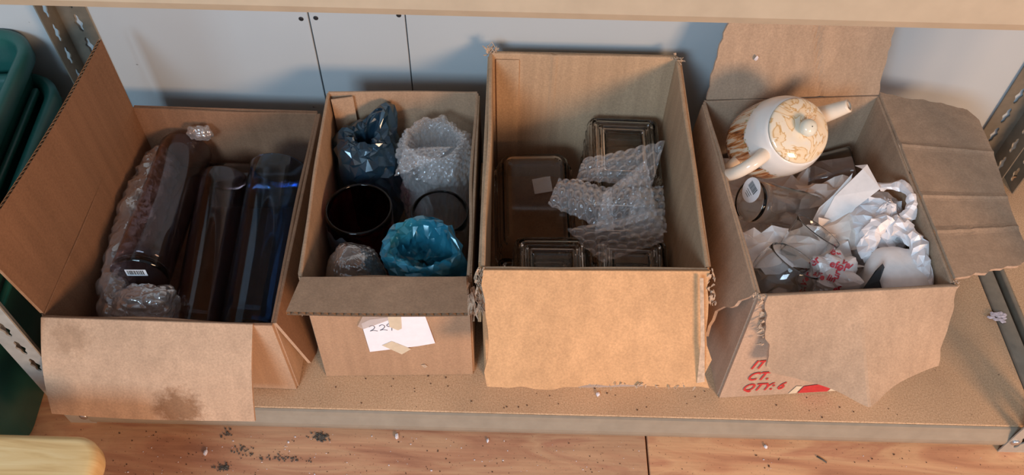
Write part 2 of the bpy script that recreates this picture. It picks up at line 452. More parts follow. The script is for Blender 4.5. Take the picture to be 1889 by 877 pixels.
# front beam: rolled profile with a ledge, a bulged face and a lower lip
def beam(name, x0, x1, prof, mat):
    n = len(prof); v = [(x, y, z) for x in (x0, x1) for y, z in prof]
    f = [(i, (i+1) % n, n+(i+1) % n, n+i) for i in range(n)]+[tuple(range(n))[::-1], tuple(range(n, 2*n))]
    return mob(name, v, f, mat, rack, smooth=False)
beam('front_beam', -.588, .602, [(-.0015, -.001), (-.0045, -.002), (-.0065, -.009), (-.0085, -.014), (-.0115, -.022), (-.0118, -.028), (-.0100, -.036), (-.0065, -.041), (-.003, -.0415), (-.0015, -.038)], 'beam')
beam('upper_beam', -.62, .615, [(-.004, .665), (-.012, .662), (-.014, .640), (-.013, .618), (-.009, .6105), (-.004, .6095), (.000, .612), (.000, .665)], 'beam_top')
v, f = rbox_geo((-.606, .002, .652), (.617, .432, .665), .001, 1); mob('shelf_board', v, f, 'particle', rack, smooth=False)
v, f = rbox_geo((.618, .0, -.030), (.640, .430, .0015), .002, 2); mob('side_rail', v, f, 'post', rack)
gg = G(); gg.add([( -.612, 0, -.03), (-.602, 0, -.03), (-.640, .43, -.03), (-.650, .43, -.03), (-.612, 0, .001), (-.602, 0, .001), (-.640, .43, .001), (-.650, .43, .001)], box_geo((0,0,0),(1,1,1))[1])
mob('side_rail', gg.v, gg.f, 'post', rack, smooth=False)
for x, yb, z in ((-.598, -.0055, -.030), (.592, -.0135, -.020)):
    v, f = disc_geo((x, yb, z), .0055, (0, -1, 0), .0025); mob('bolt', v, f, 'bolt', rack)
rack2 = thing('storage_rack', 'steel rack next door at the right edge, showing a strip of particle board', 'shelf rack', loc=(.9, .22, FZ))
v, f = rbox_geo((.657, -.001, -.013), (1.3, .432, 0), .0012, 1); mob('shelf_board', v, f, 'particle', rack2, smooth=False)
v, f = rbox_geo((.650, .0, -.030), (.6565, .430, .0012), .001, 1); mob('side_rail', v, f, 'post', rack2)
v, f = rbox_geo((.66, -.012, -.04), (1.3, -.0015, -.001), .003, 2); mob('front_beam', v, f, 'beam', rack2)
L_post(rack2, (.722, .436), 1, -1, FZ, .95, 'post', .042, .035)
L_post(rack2, (.652, -.012), 1, 1, FZ, .95, 'post_light', .034, .028)

# ------------------------------------------------------------------ corrugated cardboard
def panel(name, c00, c10, c01, c11, parent, mats, outward, t=.004, pitch=.0072, nv=9, warp=None, trim=None, label=None, caps=(0,)):
    """corrugated board between four corners; flutes run along v (c00 -> c01).
    outer liner faces 'outward'; trim(u,v) -> (u,v) bends the outline, warp(u,v) -> offset along the normal"""
    c00, c10, c01, c11 = map(V, (c00, c10, c01, c11))
    n = (c10-c00).cross(c01-c00).normalized()
    if n.dot(V(outward)) < 0: n = -n
    L = ((c10-c00).length+(c11-c01).length)/2
    nu = max(4, int(round(2*L/pitch)))+1
    def P(u, v, off):
        if trim: u, v = trim(u, v)
        p = lerp(lerp(c00, c10, u), lerp(c01, c11, u), v)
        return p+n*(off+(warp(u, v) if warp else 0))
    gg = G()
    flip = ((c10-c00).cross(c01-c00)).dot(n) < 0
    e = t*.42
    for mi, off, fl in ((0, t/2, flip), (1, -t/2, not flip)):
        vs = [P(i/(nu-1), j/(nv-1), off) for j in range(nv) for i in range(nu)]
        gg.add(vs, grid_faces(nu, nv, 0, False, fl), mi)
    vs = [P(i/(nu-1), j/(nv-1), e if i % 2 else -e) for j in range(nv) for i in range(nu)]
    gg.add(vs, grid_faces(nu, nv), 2)
    for u in (0, 1):
        vs = [P(u, j/(nv-1), o) for j in range(nv) for o in (t/2, -t/2)]
        gg.add(vs, grid_faces(2, nv), 0)
    for cv in caps:
        vs = [P(i/(nu-1), cv+(.004 if cv else -.004)*k, o) for o, k in ((t/2, 0), (t*.28, 1), (-t*.28, 1), (-t/2, 0)) for i in range(nu)]
        gg.add(vs, grid_faces(nu, 4), 1)
    return mob(name, gg.v, gg.f, mats, parent, smooth=False, fmat=gg.m, label=label)
def ragged(amp, seed, which='1', fr=9):
    """torn outline: '1' outer edge (v=1), 'l' u=0, 'r' u=1"""
    def t(u, v):
        du = dv = 0
        if '1' in which: dv += v**3*amp*nz((u*fr, 0, 0), 1.0, seed)
        if 'l' in which: du += (1-u)**4*amp*nz((v*fr, 3, 0), 1.0, seed)
        if 'r' in which: du += u**4*amp*nz((v*fr, 7, 0), 1.0, seed)
        return u+du, v+dv
    return t
def carton(label, top, h, mats, t=.004, base=None, warpamp=.002, seed=0, walls_trim=None, crease_u=()):
    """top: four outer (x,y) corners FL, FR, BR, BL"""
    FL, FR, BR, BL = [V((x, y, 0)) for x, y in top]
    ctr = (FL+FR+BR+BL)/4
    bx = thing('cardboard_box', label, 'cardboard box', loc=(ctr.x, ctr.y, .0005))
    if base: bFL, bFR, bBR, bBL = [V((x, y, 0)) for x, y in base]
    else: bFL, bFR, bBR, bBL = FL, FR, BR, BL
    H = V((0, 0, h)); Z0 = V((0, 0, .0010))
    def inset(p, q, k): return p+(q-p).normalized()*k
    wp = lambda s: (lambda u, v: warpamp*math.sin(math.pi*u)*v*nz((u*2, v*2, s), 1.3, seed)*2)
    tt = walls_trim
    w2 = wp(2)
    if crease_u: w2 = lambda u, v: wp(2)(u, v)-sum(.0018*math.exp(-((u-k)/.012)**2)*min(1, max(0, 1.6*v-.3)) for k in crease_u)
    panel('front_wall', bFL+Z0, bFR+Z0, FL+H, FR+H, bx, mats, bFL-bBL, t, warp=wp(1), caps=(0, 1))
    panel('back_wall', bBL+Z0, bBR+Z0, BL+H, BR+H, bx, mats, bBL-bFL, t, warp=w2, trim=tt, caps=(0, 1))
    k = t*.55
    panel('side_wall', inset(bFL, bBL, k)+Z0, inset(bBL, bFL, k)+Z0, inset(FL, BL, k)+H, inset(BL, FL, k)+H, bx, mats, bFL-bFR, t, warp=wp(3), trim=tt, caps=(0, 1))
    panel('side_wall', inset(bFR, bBR, k)+Z0, inset(bBR, bFR, k)+Z0, inset(FR, BR, k)+H, inset(BR, FR, k)+H, bx, mats, bFR-bFL, t, warp=wp(4), trim=tt, caps=(0, 1))
    zb = V((0, 0, .0032))
    panel('base', bFL+zb, bFR+zb, bBL+zb, bBR+zb, bx, mats, (0, 0, -1), .003)
    return bx
def strip_on(parent, name, pts, mat, lift=(0, 0, 0), thick=.0006, label=None):
    """thin flat polygon laid on a surface, given world outline points in order"""
    P = [V(p) for p in pts]; nrm = (P[1]-P[0]).cross(P[2]-P[0]).normalized()
    if nrm.dot(V(lift)) < 0: nrm = -nrm
    n = len(P); v = [p for p in P]+[p+nrm*thick for p in P]
    f = [tuple(range(n))[::-1], tuple(range(n, 2*n))]+[(i, (i+1) % n, n+(i+1) % n, n+i) for i in range(n)]
    return mob(name, v, f, mat, parent, smooth=False, label=label)
def tatters(parent, pts, n, mat, spread=.006, ln=.02, seed=1, direction=(0, 0, -1)):
    """ragged torn liner shreds hanging along a line"""
    rr = random.Random(seed); gg = G(); a, b = V(pts[0]), V(pts[1])
    for i in range(int(n*1.6)):
        p = lerp(a, b, rr.random())+V((rr.uniform(-1, 1), rr.uniform(-1, 1), rr.uniform(-1, 1)))*spread*.5
        d = (V(direction)+V((rr.uniform(-.4, .4), rr.uniform(-.4, .4), rr.uniform(-.3, .3)))).normalized()*ln*rr.uniform(.4, 1)
        s = V((rr.uniform(-1, 1), rr.uniform(-1, 1), rr.uniform(-1, 1))).cross(d).normalized()*rr.uniform(.0006, .0019)
        q = p+d*.5+V((rr.uniform(-1, 1), rr.uniform(-1, 1), 0))*.002; e = d.cross(s).normalized()*.0007
        gg.add([p-s, p+s, q+s*.8, q-s*.8, p+d, p-s+e, p+s+e, q+s*.8+e, q-s*.8+e, p+d+e], [(0, 1, 2, 3), (3, 2, 4), (6, 5, 8, 7), (7, 8, 9), (0, 3, 8, 5), (1, 6, 7, 2), (3, 4, 9, 8), (2, 7, 9, 4), (0, 5, 6, 1)])
    return mob('torn_edge', gg.v, gg.f, mat, parent, smooth=False, kind='stuff')

C1, C2, C3, C4 = [['c%do' % i, 'c%di' % i, 'flute'] for i in (1, 2, 3, 4)]
def BOW1(u, v): return .004*math.sin(u*4)*v+.008*math.sin(math.pi*v)
# ---- box 1: long low box of lying vases, left
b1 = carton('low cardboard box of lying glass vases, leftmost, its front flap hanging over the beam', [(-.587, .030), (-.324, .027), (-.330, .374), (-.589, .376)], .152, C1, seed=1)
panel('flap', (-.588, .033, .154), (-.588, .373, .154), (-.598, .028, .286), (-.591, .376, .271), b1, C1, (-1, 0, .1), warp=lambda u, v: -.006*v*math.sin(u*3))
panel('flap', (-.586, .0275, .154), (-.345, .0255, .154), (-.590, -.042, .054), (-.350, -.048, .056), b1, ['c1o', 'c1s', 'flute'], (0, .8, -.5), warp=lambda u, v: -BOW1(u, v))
panel('flap', (-.321, .028, .153), (-.327, .372, .153), (-.303, .047, .018), (-.306, .372, .018), b1, C1, (-1, 0, 0), warp=lambda u, v: .003*math.sin(u*5)*v, trim=lambda u, v: (u-.035*(1-u)**6*(v < .8)*0, v-.12*max(0, 1-u*14)*v))
panel('flap', (-.588, .380, .151), (-.331, .378, .151), (-.586, .395, .03), (-.333, .395, .03), b1, C1, (0, -1, 0))
# ---- box 2
b2 = carton('small cardboard box with a white numbered note taped on its front', [(-.287, .053), (-.101, .060), (-.105, .364), (-.303, .357)], .207, C2, base=[(-.289, .047), (-.100, .055), (-.107, .362), (-.303, .355)], seed=2)
panel('flap', (-.285, .052, .2085), (-.103, .058, .2085), (-.289, -.002, .221), (-.098, .002, .222), b2, C2, (0, -.4, -1), t=.0048, pitch=.0078, warp=lambda u, v: .002*math.sin(u*3)*v)
panel('flap', (-.289, .060, .2065), (-.303, .352, .2065), (-.2955, .062, .120), (-.309, .350, .120), b2, C2, (1, 0, 0), t=.003)
panel('flap', (-.099, .066, .2065), (-.103, .358, .2065), (-.0975, .068, .115), (-.1010, .355, .115), b2, C2, (-1, 0, 0), t=.003, trim=ragged(.06, 4, '1l', 14))
panel('inner_tab', (-.298, .345, .205), (-.270, .352, .205), (-.2945, .340, .10), (-.268, .347, .10), b2, C2, (0, 1, 0), t=.003)
tatters(b2, ((-.097, .052, .206), (-.096, .05, .15)), 16, 'torn', .006, .03, 3)
tatters(b2, ((-.290, .047, .18), (-.291, .046, .15)), 4, 'torn', .005, .03, 13)
def f2(x, z, d=.0): # front face of box 2
    t = (x+.289)/.189; y = lerp(.047, .055, t)+(z/.207)*.006
    return V((x, y-.0030-d, z))
note = [(-.229, .123), (-.218, .131), (-.190, .1365), (-.165, .140), (-.153, .138), (-.1445, .079), (-.165, .073), (-.226, .061)]
nb = thing('note', 'white paper note with handwritten digits taped to the small box', 'note', loc=f2(-.19, .06, .001))
P = [f2(x, z, .0008) for x, z in note]; 
strip_on(nb, 'paper', P, 'note', (0, -1, 0), .0003)
def stroke(pts, r=.0005):
    v, f = tube_geo(smooth_path([f2(x, z, .0013) for x, z in pts], 14), r, 5); return v, f
gg = G()
for ox in (-.2205, -.2085):
    oz = .1085+(ox+.2205)*.12
    gg.add(*stroke([(ox, oz+.008), (ox+.0035, oz+.011), (ox+.0065, oz+.008), (ox+.0045, oz+.003), (ox+.000, oz-.001), (ox+.004, oz+.0005), (ox+.009, oz-.001)]))
ox, oz = -.1995, .1125
gg.add(*stroke([(ox+.006, oz+.009), (ox+.002, oz+.010), (ox, oz+.006), (ox+.004, oz+.004), (ox+.0065, oz+.009), (ox+.0055, oz+.001), (ox+.005, oz-.004)]))
mob('handwriting', gg.v, gg.f, 'ink', nb)
strip_on(nb, 'tape', [f2(-.1965, .152, .0016), f2(-.1805, .152, .0016), f2(-.1825, .113, .0018), f2(-.187, .1095, .0018), f2(-.1965, .117, .0018)], 'tape', (0, -1, 0), .0002)
strip_on(nb, 'tape', [f2(-.2095, .0765, .0016), f2(-.197, .0855, .0016), f2(-.1745, .0675, .0016), f2(-.187, .0555, .0016)], 'tape', (0, -1, 0), .0002)
strip_on(nb, 'tape', [f2(-.234, .118, .0014), f2(-.228, .112, .0014), f2(-.190, .134, .0014), f2(-.197, .150, .0014), f2(-.222, .147, .0014)], 'cleartape', (0, -1, 0), .0002)
strip_on(b2, 'scuff', [f2(-.165, .027, .0002), f2(-.160, .029, .0002), f2(-.157, .024, .0002), f2(-.161, .020, .0002)], 'torn', (0, -1, 0), .0003)

# ---- box 3
b3 = carton('tall orange-brown cardboard box of rectangular glass dishes', [(-.084, .047), (.157, .053), (.161, .403), (-.088, .402)], .243, C3, t=.005, base=[(-.082, .050), (.158, .056), (.160, .403), (-.086, .402)], seed=3, crease_u=(.34,))
panel('flap', (-.083, .044, .245), (.156, .050, .245), (-.077, -.034, .133), (.170, -.026, .131), b3, ['c3f', 'c3o', 'flute'], (0, -.8, .5), t=.005, warp=lambda u, v: .003*math.sin(u*7)*v, trim=ragged(.03, 3, 'lr1', 12))
panel('flap', (-.087, .055, .240), (-.090, .398, .240), (-.0895, .057, .125), (-.0925, .396, .125), b3, C3, (1, 0, 0), t=.004, trim=ragged(.07, 5, '1l', 14))
panel('flap', (.160, .060, .240), (.164, .398, .240), (.1630, .061, .125), (.1670, .396, .125), b3, C3, (-1, 0, 0), t=.004, trim=ragged(.07, 6, '1l', 14))
panel('flap', (-.087, .407, .241), (.160, .408, .241), (-.086, .418, .13), (.160, .419, .13), b3, C3, (0, -1, 0), t=.004)
panel('inner_tab', (-.081, .398, .235), (-.050, .3985, .235), (-.078, .396, .02), (-.048, .3965, .02), b3, C3, (0, 1, 0), t=.003)
tatters(b3, ((-.086, .046, .245), (-.087, .03, .19)), 34, 'torn', .008, .022, 5)
tatters(b3, ((.158, .050, .247), (.166, .03, .21)), 18, 'torn', .008, .014, 6)
tatters(b3, ((-.092, .402, .244), (-.080, .404, .246)), 14, 'torn', .008, .012, 7, (0, 0, .4))
tatters(b3, ((.155, .402, .245), (.165, .39, .245)), 10, 'torn', .006, .008, 8, (0, 0, .2))
tatters(b3, ((-.075, -.030, .136), (.168, -.026, .134)), 26, 'torn', .004, .007, 9, (0, -.4, -.5))
strip_on(b3, 'torn_strip', [(.146, .0385, .2475), (.150, .0385, .2475), (.158, -.005, .186), (.1645, -.0255, .1395), (.156, -.0265, .138), (.1535, -.005, .187)], 'torn', (0, -.8, .5), .0006)
strip_on(b3, 'tape_remnant', [(-.075, .0445, .004), (.125, .0495, .004), (.12, .042, .0008), (.05, .038, .0008), (-.07, .040, .0008)], 'cleartape', (0, -.8, .5), .0004)

# ---- box 4
b4T = [(.216, .038), (.432, .058), (.426, .363), (.194, .345)]
b4 = carton('greyish cardboard box with a teapot, its flaps spread wide open', b4T, .219, C4, base=[(.217, .030), (.436, .050), (.428, .362), (.196, .343)], seed=4)
panel('flap', (.197, .347, .221), (.425, .365, .221), (.204, .385, .322), (.418, .395, .330), b4, C4, (0, 1, .2), nv=14, warp=lambda u, v: .004*math.sin(u*3)*v+.0022*math.exp(-((u-.66+.12*v)/.014)**2), trim=lambda u, v: ((u+.018*max(0, v-.75)/.25*(1-u)**5*1.5+.02*(1-u)**6*nz((v*9, 1, 0), 1, 2)+.02*u**6*nz((v*9, 2, 0), 1, 2)), v-.04*max(0, 1-u*12)*v**4))
def trimr(u, v):   # u 0 = front .. 1 = back, v 0 hinge .. 1 outer
    u2 = u+.015*(u**5)*nz((v*8, 0, 0), 1, 9)-.02*(u**8)*v**3
    u2 += .02*(1-u)**5*nz((v*7, 5, 0), 1, 3)+.03*(1-u)**6*v**3
    return u2, v+.012*v**4*nz((u*12, 2, 0), 1, 6)-.08*v**4*max(0, (u-.92)/.08)
panel('flap', (.435, .066, .221), (.428, .366, .221), (.541, .098, .202), (.556, .356, .205), b4, C4, (0, 0, -1), nv=16, warp=lambda u, v: (.004*math.sin(u*5+1)*v-.010*v*v*(1-u)**3-sum(.0016*math.exp(-((u-k)/.012)**2) for k in (.22, .40, .68))), trim=trimr)
panel('flap', (.213, .040, .219), (.192, .338, .219), (.186, .058, .098), (.181, .330, .105), b4, C4, (1, 0, 0), nv=12, trim=lambda u, v: (u+.10*(1-u)**5*v*v*(1-v)*4-.03*(1-u)**5*nz((v*8, 0, 0), 1, 3), v))
def w4f(u, v):     # front flap bent to a ridge along its middle
    r = 1-abs(u-.50)/.50
    return -.046*max(0, v)**1.3*max(0, r)**1.15
panel('flap', (.222, .0365, .221), (.434, .056, .221), (.250, .010, .104), (.449, .019, .108), b4, C4, (0, .85, -.5), nv=14, warp=w4f, trim=lambda u, v: (u+.03*(1-u)**5*nz((v*9, 0, 0), 1, 8)+.02*u**5*nz((v*6, 0, 0), 1, 5), v*(1+.08*math.exp(-((u-.5)/.13)**2)-.03*u)))
tatters(b4, ((.219, .034, .219), (.236, .018, .14)), 16, 'torn', .005, .008, 11, (-.5, -.2, -.4))
tatters(b4, ((.434, .058, .219), (.437, .064, .221)), 10, 'torn', .006, .009, 12)
tatters(b4, ((.212, .040, .219), (.218, .036, .219)), 10, 'torn', .006, .009, 15)
def f4(x, z, d=0):
    a, b_ = V((.217, .030, 0)), V((.436, .050, 0)); t = (x-.217)/.219
    p = lerp(a, b_, t); return V((p.x, p.y+.008*z/.219-.0028-d, z))
for txt, x, z, s in (('IT', .2405, .070, .026), ('CT.', .2415, .0425, .026), ('QTY: 6', .2415, .0165, .024)):
    v, f = text_geo(txt, s, .30, .0006)
    mob('printed_lettering', [f4(x+p.x*(.72 if txt != 'QTY: 6' else .74), z+p.y, .0004) for p in v], f, 'red', b4, smooth=False, label='red printed lettering reading %s' % txt)
strip_on(b4, 'red_mark', [f4(.318, .004, .0003), f4(.322, .020, .0003), f4(.345, .0235, .0003), f4(.362, .0225, .0003), f4(.357, .004, .0003)], 'red', (0, -1, 0), .0003)
strip_on(b4, 'tape', [f4(.306, .003, .0002), f4(.312, .0215, .0002), f4(.320, .0205, .0003), f4(.316, .004, .0003)], 'tape', (0, -1, 0), .0002)
strip_on(b4, 'tape', [f4(.358, .004, .0002), f4(.363, .0225, .0002), f4(.374, .021, .0003), f4(.370, .004, .0003)], 'tape', (0, -1, 0), .0002)

# ================================================================== contents
def vase_prof(R, L, th=.0032, base=.012, flare=0.0, n=10):
    o = [(R*.02, 0), (R*.85, 0), (R*.97, .0015), (R, .005)]
    for k in range(1, n+1):
        t = k/n; o.append((R*(1+flare*t), .005+(L-.0065)*t))
    Rt = R*(1+flare); o += [(Rt-th*.3, L), (Rt-th*.75, L), (Rt-th, L-.0015)]
    for k in range(n, -1, -1):
        t = k/n; o.append((R*(1+flare*t)-th, base+(L-.003-base)*t))
    o += [(R*.8, base-.0005), (R*.02, base-.001)]
    return o
def vase(name, label, base, tip, R, mat, cat='vase', flare=0, group=None, xref=(0, 0, 1), th=.0032, bs=.012):
    m = axis_frame(base, tip, xref); L = (V(tip)-V(base)).length
    v, f = lathe_geo(vase_prof(R, L, th, bs, flare), 56)
    return mob(name, v, f, mat, None, m, True, False, label=label, cat=cat, group=group), m, L
def fill_patch(c, nu, nv, disp):
    c00, c10, c11, c01 = map(V, c); out = []
    n = (c10-c00).cross(c01-c00).normalized()
    if n.z < 0: n = -n
    for j in range(nv):
        for i in range(nu):
            u, w = i/(nu-1), j/(nv-1)
            p = lerp(lerp(c00, c10, u), lerp(c01, c11, u), w)
            out.append(p+n*disp(p, u, w))
    return out, grid_faces(nu, nv)
def bub(a, b, pitch=.0120, r=.0054, h=.0044):
    """height of a hexagonal field of air bubbles"""
    row = round(b/(pitch*.866)); best = 9
    for rr in (row-1, row, row+1):
        oy = rr*pitch*.866; ox = (rr % 2)*pitch*.5
        cx = round((a-ox)/pitch)*pitch+ox
        best = min(best, math.hypot(a-cx, b-oy))
    return h*math.sqrt(max(0, 1-(best/r)**2))
def add_label_disc(parent, m, R, z, r, cx, cy):
    """round bar-code sticker on a vase base; m maps the vase frame, sticker faces -z"""
    seg = 28; v = [(cx, cy, z)]+[(cx+r*math.cos(2*math.pi*k/seg), cy+r*math.sin(2*math.pi*k/seg), z) for k in range(seg)]
    v += [(p[0], p[1], z+.0003) for p in v[1:]]
    f = [(0, (k+1) % seg+1, k+1) for k in range(seg)]+[(k+1, (k+1) % seg+1, seg+1+(k+1) % seg, seg+1+k) for k in range(seg)]
    st = mob('barcode_sticker', v, f, 'sticker', parent, smooth=False, world=False, label='round white bar code sticker')
    return st
# ---- box 1: vases
vA, mA, LA = vase('glass_vase', 'smoky purple glass cylinder vase, left of the three lying vases, base on bubble wrap', (-.521, .122, .100), (-.527, .356, .088), .0365, 'g_purple', group='cylinder vases lying in the leftmost box')
vB, mB, LB = vase('glass_vase', 'plum brown glass cylinder vase lying between the purple and the blue vase', (-.449, .062, .052), (-.459, .305, .088), .033, 'g_plum', group='cylinder vases lying in the leftmost box')
vC, mC, LC = vase('glass_vase', 'blue glass cylinder vase lying against the right side of the leftmost box', (-.376, .060, .062), (-.381, .312, .104), .0395, 'g_blue', group='cylinder vases lying in the leftmost box')
vase('glass_vase', 'dark smoky glass vase lying crosswise behind the mouths of the other vases', (-.500, .334, .040), (-.345, .336, .041), .0335, 'g_purple', group='cylinder vases lying in the leftmost box')
# rectangular bar-code label on the purple vase's base (faces the front)
gv = [(.006, -.013, -.0004), (.006, .013, -.0004), (.018, .013, -.0004), (.018, -.013, -.0004)]
lab = mob('barcode_label', gv, [(0, 1, 2, 3)], 'sticker', vA, smooth=False, world=False, label='small white bar code label')
gg = G(); rr = random.Random(3); y = -.011
while y < .010:
    w = rr.choice((.0005, .0009, .0013)); gg.add([(.0085, y, -.0007), (.0085, y+w, -.0007), (.0165, y+w, -.0007), (.0165, y, -.0007)], [(0, 1, 2, 3)]); y += w+rr.choice((.0006, .001))
mob('bar_code', gg.v, gg.f, 'black', lab, smooth=False, world=False)
# blue foil-like reflection scrap inside blue vase: crumpled tissue
def blob(name, label, c, rad, mats, seed, amp=.004, fr=60, seg=72, rings=44, cat='bubble wrap', bubbles=False, group=None, flat=False, top=None, rot=0):
    c = V(c); v = []
    for j in range(rings):
        th = math.pi*(j+.001)/(rings-1+.002)
        for i in range(seg):
            a = 2*math.pi*i/seg
            d = V((math.sin(th)*math.cos(a), math.sin(th)*math.sin(a), math.cos(th)))
            e = V((math.copysign(abs(d.x)**.85, d.x)*rad[0], math.copysign(abs(d.y)**.85, d.y)*rad[1], math.copysign(abs(d.z)**.85, d.z)*rad[2]))
            q = d*max(rad)
            k = amp*(1.3*crease(q, fr, seed)-.6+.8*nz(q, fr*.45, seed))
            if bubbles: k += bub(a*rad[0], th*rad[2], .0100, .0044, .0014)*math.sin(th)
            e += d*k
            x, y = e.x*math.cos(rot)-e.y*math.sin(rot), e.x*math.sin(rot)+e.y*math.cos(rot)
            v.append(c+V((x, y, e.z)))
    return mob(name, v, grid_faces(seg, rings, 0, True), mats, smooth=not flat, label=label, cat=cat, group=group)
# long crumpled bubble wrap lining box 1
path = smooth_path([(-.562, .350, .072), (-.560, .29, .076), (-.559, .21, .078), (-.556, .13, .080), (-.550, .080, .072), (-.520, .058, .050), (-.455, .056, .045), (-.425, .056, .045)], 120)
rad = [.0225+.006*math.sin(i*.06)+.004*nz((i*.12, 0, 0), 1, 3) for i in range(120)]
rad[0] = rad[-1] = .006
v, f = tube_geo(path, rad, 44)
v = [V(p) for p in v]; v2 = []
for idx, p in enumerate(v):
    c = path[idx//44]; d = (p-c); d = d.normalized() if d.length > 1e-6 else V((0, 0, 1))
    v2.append(p+d*(.009*crease(p, 45, 2)+.004*nz(p, 90, 1)-.004+bub(idx//44*.0045, (idx % 44)*.0035, .0098, .0043, .0014))+V((0, 0, .012*max(0, d.z))))
v2 = [V((max(p.x, -.582), max(p.y, .0345), p.z)) for p in v2]
mob('bubble_wrap', v2, f, 'bubble_dull', label='long crumpled bubble wrap strip along the left side of the leftmost box', cat='bubble wrap')
blob('bubble_wrap', 'crumpled bubble wrap wad in front of the purple vase base', (-.500, .083, .094), (.041, .028, .034), 'bubble_dull', 4, .006, 55)
blob('bubble_wrap', 'small bubble wrap tuft against the back wall of the leftmost box', (-.497, .357, .125), (.020, .010, .012), 'bubble_dull', 5, .005, 90, 40, 24)

# ---- box 2
def tri_grid(nu, nv, rr):
    out = []
    for a, b_, c_, d in grid_faces(nu, nv, 0, True):
        out += [(a, b_, c_), (a, c_, d)] if rr.random() < .5 else [(a, b_, d), (b_, c_, d)]
    return out
def facet_bag(prof, c, seed, jit, seg, rings, ears=(), lim=None):
    """crinkled plastic: coarse jittered facets meeting in sharp creases"""
    rr = random.Random(seed); P = smooth_path([(r, 0, z) for r, z in prof], rings); c = V(c); v = []
    for j, q in enumerate(P):
        for i in range(seg):
            a = 2*math.pi*(i+.5*(j % 2))/seg; r = max(.0008, q.x); z = q.z; j2 = jit*min(1, r/.015)
            r += rr.uniform(-1, 1)*j2+.004*nz((math.cos(a), math.sin(a), z*12), 1.4, seed)*min(1, r/.02)
            for ea, ew, er, el in ears:
                w = math.exp(-((math.atan2(math.sin(a-ea), math.cos(a-ea)))/ew)**2)*math.exp(-((q.z-el[0])/el[1])**2)
                r += er*w; z += el[2]*w
            v.append(c+V((r*math.cos(a), r*math.sin(a), z+rr.uniform(-1, 1)*j2*.9)))
    return v, tri_grid(seg, rings, rr)
def bag_lathe(prof, c, seed, amp, fr, seg=110, ears=(), pleat=.5, rings=46):
    """prof: (r,z) list; soft plastic with creases; ears: (angle, width, reach, lift) pulls"""
    n = rings; P = smooth_path([(r, 0, z) for r, z in prof], n); c = V(c); v = []
    for j, q in enumerate(P):
        for i in range(seg):
            a = 2*math.pi*i/seg; r = max(.0005, q.x)
            p = V((r*math.cos(a), r*math.sin(a), q.z))
            k = amp*(1.5*crease((p.x, p.y, p.z*.6), fr, seed)-.6+.9*nz(p, fr*.5, seed)+pleat*(abs(nz((math.cos(a)*2.2, math.sin(a)*2.2, q.z*9), 1.6, seed+1))*2.2-.6))
            rr_ = max(.0004, r+k*min(1, r/.02)); z = q.z+.6*k
            for ea, ew, er, el in ears:
                w = math.exp(-((math.atan2(math.sin(a-ea), math.cos(a-ea)))/ew)**2)*math.exp(-((q.z-el[0])/el[1])**2)
                rr_ += er*w; z += el[2]*w
            v.append(c+V((rr_*math.cos(a), rr_*math.sin(a), z)))
    return v, grid_faces(seg, n, 0, True)
v, f = facet_bag([(.002, .008), (.030, .010), (.041, .06), (.045, .12), (.043, .155), (.034, .176), (.023, .184), (.013, .180), (.010, .165), (.009, .13), (.002, .12)], (-.251, .302, 0), 3, .0042, 30, 24, ears=[(.95, .42, .022, (.178, .022, .022)), (2.6, .5, .006, (.165, .03, .0))])
mob('plastic_bag', v, f, 'bag_navy', smooth=False, label='dark blue plastic bag with a black mouth, bundled in a back corner', cat='plastic bag')
# bubble wrap roll with folded lip
prof = [(.002, .008), (.030, .010), (.045, .05), (.047, .11), (.0485, .155), (.047, .178), (.041, .191), (.034, .190), (.029, .176), (.026, .15), (.020, .125), (.004, .118)]
v, f = bag_lathe(prof, (-.158, .290, 0), 6, .0050, 48, 240, rings=110)
mroll = thing('bubble_wrap', 'round bundle of bubble wrap with an open top, beside the dark blue bag', 'bubble wrap', loc=(-.158, .290, .008))
n = 46; v = [V(p) for p in v]; v3 = []
for idx, p in enumerate(v):
    i, j = idx % 240, idx//240; d = V((p.x+.158, p.y-.290, .012)).normalized()
    v3.append(p+d*bub(i/240*.30, j/110*.30, .0100, .0044, .0034))
mob('wrap_body', v3, f, 'bubble', mroll)
v, f = fill_patch([(-.204, .236, .176), (-.145, .250, .199), (-.130, .268, .201), (-.196, .272, .190)], 60, 34, lambda p, u, w: .006*math.sin(u*2.6)*math.sin(w*3)+.003*nz(p, 60, 2)+bub(p.x, p.y, .0085, .0037, .0024))
mob('folded_edge', v, f, 'bubble', mroll)
vase('glass_vase', 'dark maroon glass vase standing upright with its mouth open to view', (-.2455, .190, .006), (-.2455, .190, .168), .036, 'g_maroon', flare=.16, xref=(1, 0, 0))
# grey bag crescent round it
gg = G(); seg = 40; n = 26; vs = []
for j in range(n):
    for i in range(seg):
        a = math.radians(112+150*i/(seg-1)); z = .03+.125*j/(n-1)+.010*nz((i*.3, 0, 0), 1, 4)*(j/n)
        r = .0450+.0035*nz((math.cos(a)*.1, math.sin(a)*.1, z), 50, 7)+.001
        if i < 4: r += (4-i)*.002
        x = max(-.2455+r*math.cos(a), -.2855)
        vs.append((x, .190+r*math.sin(a), z))
mob('plastic_bag', vs, grid_faces(seg, n), 'bag_grey', label='grey plastic film tucked round the maroon vase', cat='plastic bag')
vase('glass_tumbler', 'clear glass tumbler with a round rim beside the maroon vase', (-.1455, .196, .006), (-.1455, .196, .158), .030, 'g_clear', 'glass', flare=.22, xref=(1, 0, 0), th=.0025)
v, f = facet_bag([(.002, .008), (.024, .010), (.031, .06), (.036, .12), (.042, .155), (.0435, .172), (.040, .186), (.034, .188), (.029, .176), (.024, .155), (.015, .150), (.003, .150)], (-.160, .117, .008), 9, .0042, 32, 26, ears=[(-.2, .35, .014, (.165, .03, -.02)), (2.9, .6, .004, (.17, .03, .0))])
